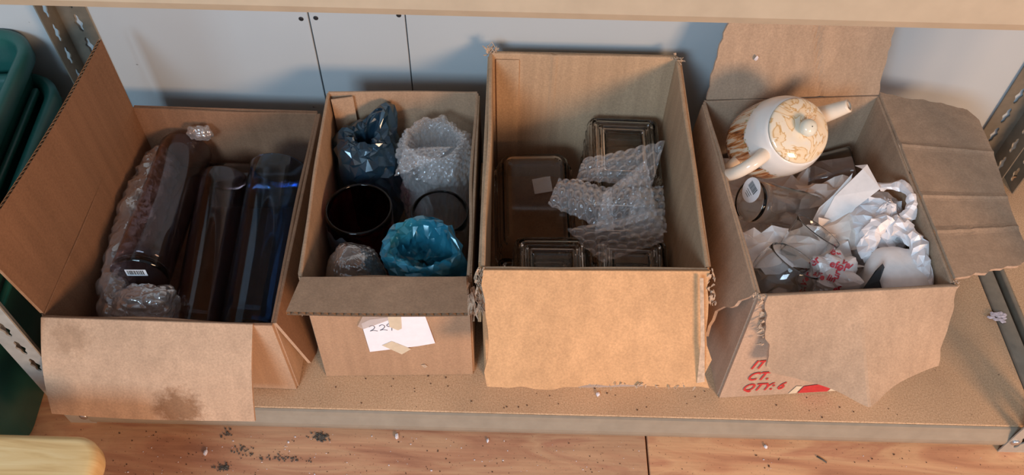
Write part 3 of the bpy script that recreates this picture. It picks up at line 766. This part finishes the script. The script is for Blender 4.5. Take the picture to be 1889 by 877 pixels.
mob('plastic_bag', v, f, 'bag_teal', smooth=False, label='bright teal plastic bag bundled round a glass near the front', cat='plastic bag')
blob('bubble_wrap', 'rounded bubble wrap bundle in the front left corner of the small box', (-.2425, .107, .097), (.039, .040, .088), 'bubble_dull', 8, .0045, 16, 190, 120, bubbles=True)
blob('plastic_bag', 'small black crinkled plastic wad in front of the teal bag', (-.130, .083, .075), (.024, .019, .072), 'bag_black', 10, .005, 80, cat='plastic bag')

# ---- box 3: pressed glass dishes
def rrect(w, d, r, n=6):
    pts = []
    for cx, cy, a0 in ((w/2-r, d/2-r, 0), (-w/2+r, d/2-r, 90), (-w/2+r, -d/2+r, 180), (w/2-r, -d/2+r, 270)):
        for k in range(n+1):
            a = math.radians(a0+90*k/n); pts.append((cx+r*math.cos(a), cy+r*math.sin(a)))
    return pts
def dish(label, m, w, d, h, mat, ribs=True, rc=.012, group='pressed glass dishes'):
    if ribs: rings = [(0, 0), (0, .005), (.0015, .007), (.001, h*.5), (.0025, h*.55), (.002, h-.010), (.0035, h-.005), (.0055, h-.0015), (.0085, h), (.0105, h-.0028), (.0125, h), (.0150, h), (.0170, h-.003), (.0190, h-.0002), (.0215, h-.0005), (.0245, h-.005), (.027, h-.006)]
    else: rings = [(0, 0), (-.003, .003), (0, .007), (.002, h*.5), (.005, h-.012), (.009, h-.004), (.014, h-.0008), (.022, h), (.03, h)]
    inner = [(i+.0035, max(.0, z-.0035)) for i, z in reversed(rings)]
    vs = []; allr = rings+inner; np_ = 0
    for ins, z in allr:
        p = rrect(w-2*ins, d-2*ins, max(.003, rc-ins*.45)); np_ = len(p)
        vs += [(x, y, z) for x, y in p]
    f = grid_faces(np_, len(rings), 0, True)+grid_faces(np_, len(inner), len(rings)*np_, True)
    k = len(rings); f.append(tuple(range((k-1)*np_, k*np_)))
    f.append(tuple(range(k*np_, (k+1)*np_))[::-1])
    o = len(vs)-np_
    f += [(o+i, o+(i+1) % np_, (i+1) % np_, i) for i in range(np_)]
    return mob('glass_dish', vs, f, mat, None, m, False, False, label=label, cat='dish', group=group)
def TR(x, y, z, rx=0, ry=0, rz=0): return Matrix.Translation((x, y, z)) @ Euler((rx, ry, rz)).to_matrix().to_4x4()
dish('clear ribbed rectangular glass dish by the back wall of the tall box', TR(.097, .328, .098, .04, 0, -.02), .104, .124, .050, 'g_dish')
dish('clear ribbed glass dish underneath the dish by the back wall', TR(.097, .328, .044, .03, 0, .02), .105, .126, .050, 'g_dish')
dish('clear ribbed rectangular glass dish in the front left of the tall box', TR(.000, .138, .062, 0, 0, .02), .104, .138, .044, 'g_dish')
dish('clear ribbed rectangular glass dish in the front right of the tall box', TR(.1005, .140, .062, 0, 0, -.03), .100, .138, .044, 'g_dish')
dish('smoky glass loaf dish tilted along the left wall of the tall box', TR(-.0225, .285, .052, .20, -.02, .04), .108, .165, .046, 'g_smoke', False, .018)
dish('clear glass dish jammed against the left wall, lowest in the front left', TR(-.022, .138, .0065, 0, 0, .01), .108, .138, .052, 'g_dish')
dish('clear glass dish stacked below the front right dish in the tall box', TR(.094, .140, .0065, 0, 0, .01), .100, .136, .052, 'g_dish', False)
strip_on(None, 'tape_scrap', [(-.028, .303, .1045), (-.003, .309, .1060), (.001, .285, .1015), (-.024, .280, .1000)], 'scrap', (0, 0, 1), .0003)
props(bpy.data.objects['tape_scrap'], 'square scrap of clear tape on the smoky loaf dish', 'tape')
wrap3 = thing('bubble_wrap', 'folded sheet of bubble wrap with big bubbles lying over the glass dishes', 'bubble wrap', loc=(.07, .21, .14))
def wsheet(c, seed, amp, bow, nu=110, nv=80):
    def d(p, u, w): return bow*math.sin(math.pi*u)*math.sin(math.pi*w)+amp*(nz(p, 38, seed)+.7*crease(p, 45, seed)-.3)
    c00, c10, c11, c01 = map(V, c); Lu = (c10-c00).length; Lv = (c01-c00).length
    v, f = fill_patch(c, nu, nv, lambda p, u, w: d(p, u, w)+bub(u*Lu, w*Lv, .0125, .0057, .0046))
    mob('wrap_fold', v, f, 'bubble', wrap3)
wsheet([(.026, .250, .160), (.124, .240, .165), (.143, .300, .188), (.037, .280, .170)], 1, .006, .006)
wsheet([(-.010, .202, .168), (.072, .165, .162), (.070, .222, .180), (.004, .240, .178)], 2, .007, .012)
wsheet([(.047, .162, .162), (.126, .190, .168), (.114, .258, .197), (.058, .208, .186)], 3, .006, .008)
wsheet([(.059, .139, .134), (.136, .170, .140), (.138, .217, .152), (.014, .176, .152)], 4, .005, .008)
wsheet([(.090, .175, .140), (.142, .185, .138), (.142, .255, .150), (.100, .245, .160)], 5, .006, .006, 60, 70)

# ---- box 4: papers first
def crumple_paper(name, label, c, nu, nv, amp, seed, mat, group=None, cat='paper', edge=.25):
    rr = random.Random(seed)
    v, f = fill_patch(c, nu, nv, lambda p, u, w: rr.uniform(-amp, amp))
    v = [p+V((rr.uniform(-1, 1), rr.uniform(-1, 1), 0))*amp*edge for p in v]
    tri = []
    for a, b_, c_, d in f: tri += [(a, b_, c_), (a, c_, d)] if rr.random() < .5 else [(a, b_, d), (b_, c_, d)]
    n = len(v); up_ = V((0, 0, .0004))
    return mob(name, v, tri, mat, smooth=False, label=label, cat=cat, group=group)
gp = 'crumpled papers in the open flapped box'
crumple_paper('crumpled_paper', 'crumpled blank packing paper spread under everything in the teapot box', [(.216, .055, .134), (.424, .070, .130), (.420, .345, .120), (.204, .330, .125)], 16, 20, .012, 1, 'paper_warm', gp)
crumple_paper('crumpled_paper', 'wide crumpled white paper below the bottle with the round sticker', [(.222, .104, .168), (.368, .118, .168), (.332, .178, .172), (.217, .164, .172)], 11, 7, .010, 2, 'paper', gp)
crumple_paper('crumpled_paper', 'boxy folded pale paper in the middle of the teapot box', [(.328, .138, .166), (.382, .146, .172), (.390, .192, .188), (.324, .182, .178)], 5, 5, .009, 3, 'paper_warm', gp)
crumple_paper('crumpled_paper', 'brownish pink paper scrap tucked under the teapot', [(.318, .228, .146), (.390, .240, .150), (.395, .278, .152), (.320, .268, .146)], 7, 5, .008, 4, 'paper_warm', gp)
pv = [(.326, .180, .163), (.348, .172, .170), (.365, .190, .192), (.391, .203, .214), (.383, .240, .217), (.372, .246, .208), (.376, .233, .216), (.345, .210, .190)]
mob('folded_paper', pv+[(x+.0003, y+.0004, z-.0006) for x, y, z in pv], [(0, 1, 2, 7), (7, 2, 3, 6), (6, 3, 4), (6, 4, 5), (8, 15, 10, 9), (15, 14, 11, 10), (14, 12, 11), (14, 13, 12)], 'paper', smooth=False, label='stiff white paper strip sticking up in the middle of the teapot box', cat='paper', group=gp)
pv = [(.318, .186, .160), (.352, .186, .172), (.368, .236, .205), (.345, .215, .186), (.330, .206, .172)]
mob('folded_paper', pv+[(x, y+.0004, z-.0006) for x, y, z in pv], [(0, 1, 2, 3, 4), (9, 8, 7, 6, 5)], 'paper', smooth=False, label='grey-white paper leaf behind the stiff paper strip', cat='paper', group=gp)

# teapot, in its own frame: z = pot axis, x = spout
A = V((.231, -.552, .801)).normalized(); S_ = V((.769, .609, .197)); S_ = (S_-A*S_.dot(A)).normalized(); T_ = A.cross(S_)
mp_ = Matrix((S_, T_, A)).transposed().to_4x4(); mp_.translation = V((.283, .241, .270))-A*.122*.92; mp_ = mp_ @ Matrix.Scale(.92, 4)
pot = thing('teapot', 'cream ceramic teapot with rust brown painted streaks and a golden lid, tipped in its box', 'teapot', mat4=mp_)
prof = [(.001, 0), (.034, 0), (.039, .002), (.041, .006), (.046, .014), (.051, .030), (.0530, .050), (.0535, .070), (.0530, .088), (.0505, .104), (.0465, .115), (.0445, .119), (.0430, .1205), (.0415, .1195), (.040, .112), (.047, .08), (.046, .03), (.03, .008), (.001, .006)]
P = smooth_path([(r, 0, z) for r, z in prof], 64)
v, f = lathe_geo([(max(.0008, p.x), p.z) for p in P], 64); mob('body', v, f, 'pot', pot, world=False)
ZL = .0265
prof = [(.0415, .0935), (.0425, .096), (.041, .0985), (.034, .1020), (.024, .1048), (.012, .1062), (.0075, .1068), (.001, .107)]
P = smooth_path([(r, 0, z) for r, z in prof], 26)
v, f = lathe_geo([(max(.0006, p.x), p.z+ZL) for p in P], 56); lid = mob('lid', v, f, 'lid', pot, world=False)
prof = [(.0060, .1062), (.0055, .108), (.0075, .110), (.0105, .1135), (.0115, .118), (.010, .1225), (.006, .1255), (.0008, .1265)]
P = smooth_path([(r, 0, z) for r, z in prof], 20)
v, f = lathe_geo([(max(.0006, p.x), p.z+ZL) for p in P], 32); mob('knob', v, f, 'knob', lid, world=False)
pth = smooth_path([(.042, -.004, .062), (.058, -.007, .074), (.069, -.011, .090), (.079, -.014, .106), (.086, -.016, .117)], 26)
rs = [lerp(.0165, .0088, (i/25)**.7) for i in range(26)]
v, f = tube_geo(pth, rs, 24, cap=False); n0 = len(v)
ins = [pth[-1]-(pth[-1]-pth[-2]).normalized()*.0 , pth[-3], pth[-7]]
g2 = G(); g2.add(v, f)
v2, f2_ = tube_geo(pth[::-1][:10], [r-.0028 for r in rs[::-1][:10]], 24, cap=False); g2.add(v2, [tuple(q) for q in f2_])
o1 = 25*24; o2 = n0
# rim ring between outer and inner tube ends (orientation reversed on the inner tube)
ve = [V(p) for p in g2.v]
rim = []
for k in range(24):
    p = ve[o1+k]; q = min(range(o2, o2+24), key=lambda i: (ve[i]-p).length); p2 = ve[o1+(k+1) % 24]; q2 = min(range(o2, o2+24), key=lambda i: (ve[i]-p2).length)
    if q != q2: rim.append((o1+k, o1+(k+1) % 24, q2, q))
    else: rim.append((o1+k, o1+(k+1) % 24, q))
mob('spout', g2.v, g2.f+rim, 'cream', pot, world=False)
pth = smooth_path([(-.046, 0, .102), (-.060, 0, .108), (-.076, 0, .104), (-.087, 0, .088), (-.086, 0, .062), (-.072, 0, .042), (-.048, 0, .036)], 34)
v, f = tube_geo(pth, [.0085+.0015*abs(i/16.5-1)**2 for i in range(34)], 18); mob('handle', v, f, 'cream', pot, world=False)
# little leaf marks painted round the shoulder
gg = G(); rr = random.Random(5)
for k in range(26):
    a = 2*math.pi*k/26
    if abs(math.atan2(math.sin(a), math.cos(a))) < .35: continue
    for q in range(3):
        a2 = a+rr.uniform(-.06, .06); z = .0815+rr.uniform(-.0035, .0035); r = .0538
        w = .022; dz = .0016
        gg.add([(r*math.cos(a2-w), r*math.sin(a2-w), z), (r*math.cos(a2), r*math.sin(a2), z+dz), (r*math.cos(a2+w), r*math.sin(a2+w), z+dz*.2), (r*math.cos(a2), r*math.sin(a2), z-dz)], [(0, 3, 2, 1)])
mob('leaf_marks', gg.v, gg.f, 'gold', pot, smooth=False, world=False, kind='stuff')

# clear bottle with round sticker
bo, mbo, Lb = vase('glass_bottle', 'clear glass bottle lying on its side, round bar code sticker on its base', (.2395, .208, .180), (.340, .232, .134), .0268, 'g_clear', 'bottle', -.12, None, (0, 0, 1), .0022, .009)
st = add_label_disc(bo, mbo, .026, -.0009, .0160, .0120, -.007)
gg = G(); rr = random.Random(8); y = -.0085
while y < .0085:
    w = rr.choice((.0005, .0008, .0012)); hh = .0062
    gg.add([(.0115, -.007+y, -.0013), (.0115, -.007+y+w, -.0013), (.0205, -.007+y+w, -.0013), (.0205, -.007+y, -.0013)], [(0, 3, 2, 1)]); y += w+rr.choice((.0005, .0008))
for k in range(3):
    gg.add([(.0125-.0035-k*.0028, -.007-.006+k*.001, -.0013), (.0125-.0035-k*.0028, -.007+.006-k*.001, -.0013), (.0125-.0042-k*.0028, -.007+.006-k*.001, -.0013), (.0125-.0042-k*.0028, -.007-.006+k*.001, -.0013)], [(0, 1, 2, 3)])
mob('bar_code', gg.v, gg.f, 'black', st, smooth=False, world=False)
vase('glass_vase', 'dark brown smoky glass vase under the teapot spout', (.335, .322, .085), (.417, .318, .128), .032, 'g_smoke', xref=(0, 0, 1))
# stemless glasses, front left
def glass_bowl(label, base, tip, prof, name='glass_bowl'):
    m = axis_frame(base, tip, (1, 0, 0)); P = smooth_path([(r, 0, z) for r, z in prof], 40)
    v, f = lathe_geo([(max(.0005, p.x), p.z) for p in P], 48)
    return mob(name, v, f, 'g_clear', None, m, True, False, label=label, cat='glass')
glass_bowl('round clear glass bowl in the front left corner of the teapot box', (.251, .086, .142), (.281, .110, .205), [(.001, 0), (.018, .002), (.030, .013), (.0370, .030), (.0365, .045), (.033, .060), (.0318, .062), (.0305, .060), (.0345, .044), (.0345, .030), (.028, .0145), (.017, .0045), (.001, .003)])
glass_bowl('clear glass cup behind the round bowl, its rim tilted up', (.283, .128, .156), (.315, .152, .208), [(.001, 0), (.018, .001), (.024, .010), (.027, .030), (.0295, .052), (.0290, .0535), (.0277, .0525), (.0252, .030), (.022, .012), (.016, .004), (.001, .003)], 'glass_cup')
# printed bag
bag = blob('plastic_bag', 'crumpled pale plastic bag printed with red lettering', (.324, .100, .156), (.034, .034, .044), 'bag_pale', 12, .013, 30, 34, 24, 'plastic bag', flat=True)
from mathutils.bvhtree import BVHTree
me = bag.data; mwb = MW[bag.name]
bvh = BVHTree.FromPolygons([mwb @ p.co for p in me.vertices], [tuple(q.vertices) for q in me.polygons])
def print_on(txts, tree, owner, direc=V((.25, .62, -.74)).normalized()):
    gg = G(); ux = V((1, -.02, .32)).normalized(); ux = (ux-direc*ux.dot(direc)).normalized(); uy = ux.cross(direc)*1
    if uy.z < 0: uy = -uy
    for txt, c, size, ang in txts:
        v, f = text_geo(txt, size, .1, .0003)
        ca, sa = math.cos(ang), math.sin(ang); out = []; ok = True
        for p in v:
            q = V(c)+V((-.009, -.010, .012))+ux*(p.x*ca-p.y*sa)+uy*(p.x*sa+p.y*ca)-direc*.15
            h, nrm, _, _ = tree.ray_cast(q, direc)
            if h is None: out.append(None)
            else: out.append(h-direc*.0012)
        idx = {}; vs = []
        for i, p in enumerate(out):
            if p is not None: idx[i] = len(vs); vs.append(p)
        gg.add(vs, [tuple(idx[i] for i in q) for q in f if all(i in idx for i in q)])
    return mob('red_lettering', gg.v, gg.f, 'redbag', owner, smooth=False, label='red printed words')
print_on([('ever', (.297, .106, .170), .0125, .55), ('lifeu', (.317, .124, .182), .0135, -.1), ('efor', (.324, .114, .175), .012, -.45), ('ver', (.300, .093, .160), .012, 1.0),
          ('ved', (.313, .132, .186), .010, .35), ('ure', (.333, .100, .168), .011, 1.1), ('lin', (.320, .100, .168), .010, -.5), ('er', (.296, .086, .152), .011, .4), ('afe', (.306, .103, .170), .010, -.6), ('er', (.330, .088, .158), .011, .3), ('vel', (.338, .118, .178), .010, -.9)], bvh, bag)
# black plastic shard
top = [(.338, .074, .160), (.350, .086, .172), (.360, .098, .184), (.369, .106, .188), (.371, .102, .186), (.366, .090, .176), (.368, .084, .172), (.374, .078, .166), (.372, .072, .160)]
top = [(x-.001, y-.012, z+.020) for x, y, z in top]
n = len(top); mob('plastic_shard', top+[(x+.001, y+.001, z-.006) for x, y, z in top], [tuple(range(n)), tuple(range(n, 2*n))[::-1]]+[(i, n+i, n+(i+1) % n, (i+1) % n) for i in range(n)], 'blackplastic', smooth=False, label='black plastic shard beside the white wrapped block', cat='plastic piece')
# white bag behind the block
wb = thing('plastic_bag', 'white plastic shopping bag crumpled along the right wall of the teapot box', 'plastic bag', loc=(.40, .17, .10))
def soft(c, rad, seed, amp, fr, seg=80, rings=50):
    c = V(c); v = []
    for j in range(rings):
        th = math.pi*(j+.001)/(rings-1+.002)
        for i in range(seg):
            a = 2*math.pi*i/seg; d = V((math.sin(th)*math.cos(a), math.sin(th)*math.sin(a), math.cos(th)))
            q = V((d.x*rad[0], d.y*rad[1], d.z*rad[2])); k = amp*(1.4*crease(q, fr, seed)-.6+nz(q, fr*.5, seed))
            p = c+q+d*k; v.append(V((min(p.x, .4255), p.y, p.z)))
    return v, grid_faces(seg, rings, 0, True)
rr = random.Random(5); v = []
for j in range(20):
    th = math.pi*(j+.01)/19.02
    for i in range(30):
        a = 2*math.pi*(i+.5*(j % 2))/30; d = V((math.sin(th)*math.cos(a), math.sin(th)*math.sin(a), math.cos(th)))
        p = V((.396, .183, .160))+V((d.x*.042, d.y*.048, d.z*.045))+V((rr.uniform(-1, 1), rr.uniform(-1, 1), rr.uniform(-1, 1)))*.0034+d*.008*nz(d, 2.2, 4)
        v.append(V((min(p.x, .4255), p.y, p.z)))
mob('bag_body', v, tri_grid(30, 20, rr), 'bag_white', wb, smooth=False)
v, f = tube_geo(smooth_path([(.368, .122, .178), (.372, .150, .192), (.392, .160, .200), (.412, .146, .203), (.421, .120, .200), (.423, .092, .192), (.421, .074, .180)], 30), [.010+.004*nz((i*.7, 0, 0), 1, 2) for i in range(30)], 12)
v = [V(p)+V((nz(p, 120, 1), nz(p, 120, 2), nz(p, 120, 3)))*.007 for p in v]; v = [V((min(p.x, .4275), p.y, p.z)) for p in v]
mob('bag_fold', v, f, 'bag_white', wb, smooth=False)
v, f = tube_geo(smooth_path([(.398, .214, .204), (.416, .208, .216), (.424, .192, .218), (.422, .172, .212), (.414, .166, .204)], 22), [.0075+.0025*nz((i*.5, 0, 0), 1, 8) for i in range(22)], 9)
v = [V((p.x, p.y, .211+(p.z-.211)*.8)) + V((nz(p, 60, 1), nz(p, 60, 2), nz(p, 60, 3)))*.006 for p in v]; v = [V((min(p.x, .4265), p.y, p.z)) for p in v]
mob('bag_handle', v, f, 'bag_white', wb, smooth=False)
# white paper block with curved sides
seg, rings = 64, 40; vs = []; cb = V((.3970, .098, .108)); rr = random.Random(3)
for j in range(rings):
    t = j/(rings-1)
    for i in range(seg):
        a = 2*math.pi*i/seg; ca, sa = math.cos(a), math.sin(a); k = (abs(ca)**3.2+abs(sa)**3.2)**(-1/3.2)
        if t < .75: s, z = 1, t/.75*.078
        else:
            q = (t-.75)/.25; s = math.cos(q*math.pi/2)**.6 if q < 1 else .0; z = .078+.013*math.sin(q*math.pi/2)
        p = V((ca*k*.0325*max(s, .001)+.0008*(z), sa*k*.0345*max(s, .001), z))
        p += V((ca, sa, .4))*(.0016*nz(p, 70, 2)+.0012*crease(p, 45, 3))
        p.y += .12*p.z*0; vs.append(cb+p)
mob('paper_block', vs, grid_faces(seg, rings, 0, True), 'paper', label='white paper wrapped block with rounded top in the front right of the teapot box', cat='wrapped item')

# ------------------------------------------------------------------ left: green totes
def tote(label, x1, y1, y0, zr, zb, yaw, depth=.0):
    m = Matrix.Translation((x1, 0, zb)) @ Matrix.Rotation(yaw, 4, 'Z')
    t = thing('storage_tote', label, 'storage tote', mat4=m, group='nested green totes left of the rack')
    w = .42; h = zr-zb; r = .055; cy = (y0+y1)/2; d = y1-y0
    def ring(ins, z): return [(x-w/2, y+cy, z) for x, y in rrect(w-2*ins, d-2*ins, max(.01, r-ins*.5), 8)]
    rings = [(.028, 0), (.022, .004), (.018, h*.4), (.014, h-.032), (.013, h-.030), (.002, h-.028), (0, h-.024), (.0, h-.006), (.003, h-.001), (.008, h), (.013, h-.002), (.016, h-.008), (.021, h*.45), (.026, .008), (.034, .005)]
    vs = []
    for ins, z in rings: vs += ring(ins, z)
    n_ = 36; f = grid_faces(n_, len(rings), 0, True)+[tuple(range(n_))[::-1], tuple(range((len(rings)-1)*n_, len(rings)*n_))]
    mob('tub', vs, f, 'tote', t, world=False)
    # lip channel running along the side
    v, f = rbox_geo((-.010, y0+.07, h-.060), (-.002, y1-.07, h-.050), .002, 1); mob('rib', v, f, 'tote', t, world=False)
    return t
YW = math.radians(5.5)
tote('upper of two nested green plastic totes, filled with papers', -.668, .448, -.055, .236, -.015, YW)
tote('lower outer one of two nested green plastic totes at the left edge', -.645, .418, -.075, .184, FZ+.0005, YW)
v, f = rbox_geo((-.98, .10, .02), (-.755, .352, .150), .006, 2)
mob('paper_stack', v, f, 'paper_warm', smooth=False, label='pale paper stack inside the upper green tote', cat='paper')

# oak stool corner, bottom left
stool = thing('oak_stool', 'light oak stool top with a rounded corner in the bottom left', 'stool', loc=(-.66, -.27, FZ))
bm = bmesh.new()
out = [(x-.655, y-.267) for x, y in rrect(.372, .31, .030, 8)]
bv = [bm.verts.new((x, y, .122)) for x, y in out]; bf = bm.faces.new(bv)
ex = bmesh.ops.extrude_face_region(bm, geom=[bf]); 
for e in ex['geom']:
    if isinstance(e, bmesh.types.BMVert): e.co.z = .152
bmesh.ops.recalc_face_normals(bm, faces=bm.faces)
ed = [e for e in bm.edges if abs(e.verts[0].co.z-e.verts[1].co.z) < 1e-5]
bmesh.ops.bevel(bm, geom=ed, offset=.009, segments=4, affect='EDGES', profile=.5); bm.verts.index_update()
mob('seat', [tuple(p.co) for p in bm.verts], [[p.index for p in q.verts] for q in bm.faces], 'oak', stool); bm.free()
for x, y in ((-.80, -.15), (-.53, -.15), (-.80, -.38), (-.53, -.38)):
    v, f = tube_geo([(x, y-.03, .123), (x, y-.03, FZ)], [.014, .011], 14); mob('leg', v, f, 'oak', stool)

# ------------------------------------------------------------------ small debris
def lump_geo(c, r, seed, sq=(1, 1, .7)):
    bm = bmesh.new(); bmesh.ops.create_icosphere(bm, subdivisions=1, radius=1); rr = random.Random(seed); bm.verts.index_update()
    v = [V(c)+V((p.co.x*sq[0], p.co.y*sq[1], p.co.z*sq[2]))*r*rr.uniform(.65, 1.25) for p in bm.verts]
    f = [[p.index for p in q.verts] for q in bm.faces]; bm.free(); return v, f
def clump(label, c, n, rx, ry, seed, mat, size=(.0007, .0024), group='dirt clumps on the floor'):
    rr = random.Random(seed); gg = G()
    for k in range(n):
        x, y = rr.gauss(0, rx), rr.gauss(0, ry); r = rr.uniform(*size)
        gg.add(*lump_geo((c[0]+x, c[1]+y, FZ+r*.6), r, seed*100+k, (1, rr.uniform(.5, 1.4), .8)))
    return mob('dirt_clump', gg.v, gg.f, mat, smooth=False, label=label, cat='dirt', group=group)
clump('dark grey dirt clump below the small box, biggest on the floor', (-.296, -.017), 90, .006, .0028, 1, 'dirt', (.0005, .0016))
clump('black sooty dirt clump at the bottom edge below the hanging flap', (-.410, -.061), 70, .004, .0024, 2, 'dirt', (.0005, .0016))
clump('bristly dark dirt patch between the white chip and the grey streak', (-.392, -.036), 26, .007, .003, 3, 'dirt', (.0006, .0016))
clump('thin grey streak of dirt on the plywood', (-.345, -.047), 60, .022, .0025, 4, 'dirt', (.0005, .0013))
clump('small dark crumbs close to the front beam by the hanging flap', (-.417, -.016), 12, .005, .003, 5, 'dirt', (.0006, .0018))
for (x, y, r, lb) in ((-.437, -.043, .0042, 'white angular chip on the floor left of the bristly dirt patch'), (-.196, -.0135, .0034, 'pale chip touching the front beam below the small box'), (-.078, -.016, .0026, 'white chip on the floor below the tall box'), (.282, -.0145, .0028, 'round white pellet on the orange floor sheet')):
    v, f = lump_geo((x, y, FZ+r*.55), r, int(abs(x)*1000), (.8, 1.2, .7)); mob('chip', v, f, 'pebble', smooth=False, label=lb, cat='chip', group='white chips on the floor')
v, f = tube_geo([(.346, -.026, FZ+.001), (.352, -.030, FZ+.0012), (.357, -.034, FZ+.001)], .0011, 6); mob('splinter', v, f, 'dirt', label='grey wood splinter on the orange floor sheet', cat='splinter')
rr = random.Random(21); gg = G(); gl = G()
for k in range(620):
    x, y = rr.uniform(-.62, .70), rr.uniform(-.10, -.012)
    if k % 2 and x > .1: x -= .6
    r = rr.uniform(.0002, .0008)*(1 if rr.random() < .9 else 1.6)
    (gl if k % 3 == 0 else gg).add(*lump_geo((x, y, FZ+r*.5), r, k, (rr.uniform(.6, 1.6), rr.uniform(.6, 1.6), .6)))
mob('floor_crumbs', gg.v, gg.f, 'crumb', smooth=False, label='scatter of tiny brown crumbs over the plywood floor', cat='crumbs', kind='stuff')
mob('floor_crumbs', gl.v, gl.f, 'pebble', smooth=False, label='scatter of tiny pale grains over the plywood floor', cat='crumbs', kind='stuff')
gg = G()
for k in range(60):
    x, y = rr.uniform(-.33, .60), rr.uniform(.004, .05)
    if x > .46: y = rr.uniform(.01, .25)
    r = rr.uniform(.0004, .0012); gg.add(*lump_geo((x, y, r*.5), r, k+900, (1.3, 1, .6)))
mob('shelf_crumbs', gg.v, gg.f, 'crumb', smooth=False, label='few dark crumbs on the particle board shelf', cat='crumbs', kind='stuff')
gg = G()
for k in range(26):
    a = rr.uniform(0, 6.28); q = rr.uniform(0, .011); gg.add(*lump_geo((.619+q*math.cos(a)*1.1, .163+q*math.sin(a)*.8, .0035), rr.uniform(.002, .0042), k+50, (1.4, .8, .35)))
mob('fluff', gg.v, gg.f, 'lint', smooth=False, label='torn tuft of pale lilac fluff on the right side rail', cat='fluff')
v, f = lump_geo((.252, .3655, .2755), .0036, 77, (.8, .5, 1.1)); mob('chip', v, f, 'pebble', smooth=False, label='white chip stuck on the upright flap of the teapot box', cat='chip')
v, f = lump_geo((.062, .028, .0022), .0032, 78, (1, 1, .6)); mob('chip', v, f, 'pebble', smooth=False, label='small clear bead on the shelf in front of the tall box', cat='chip')
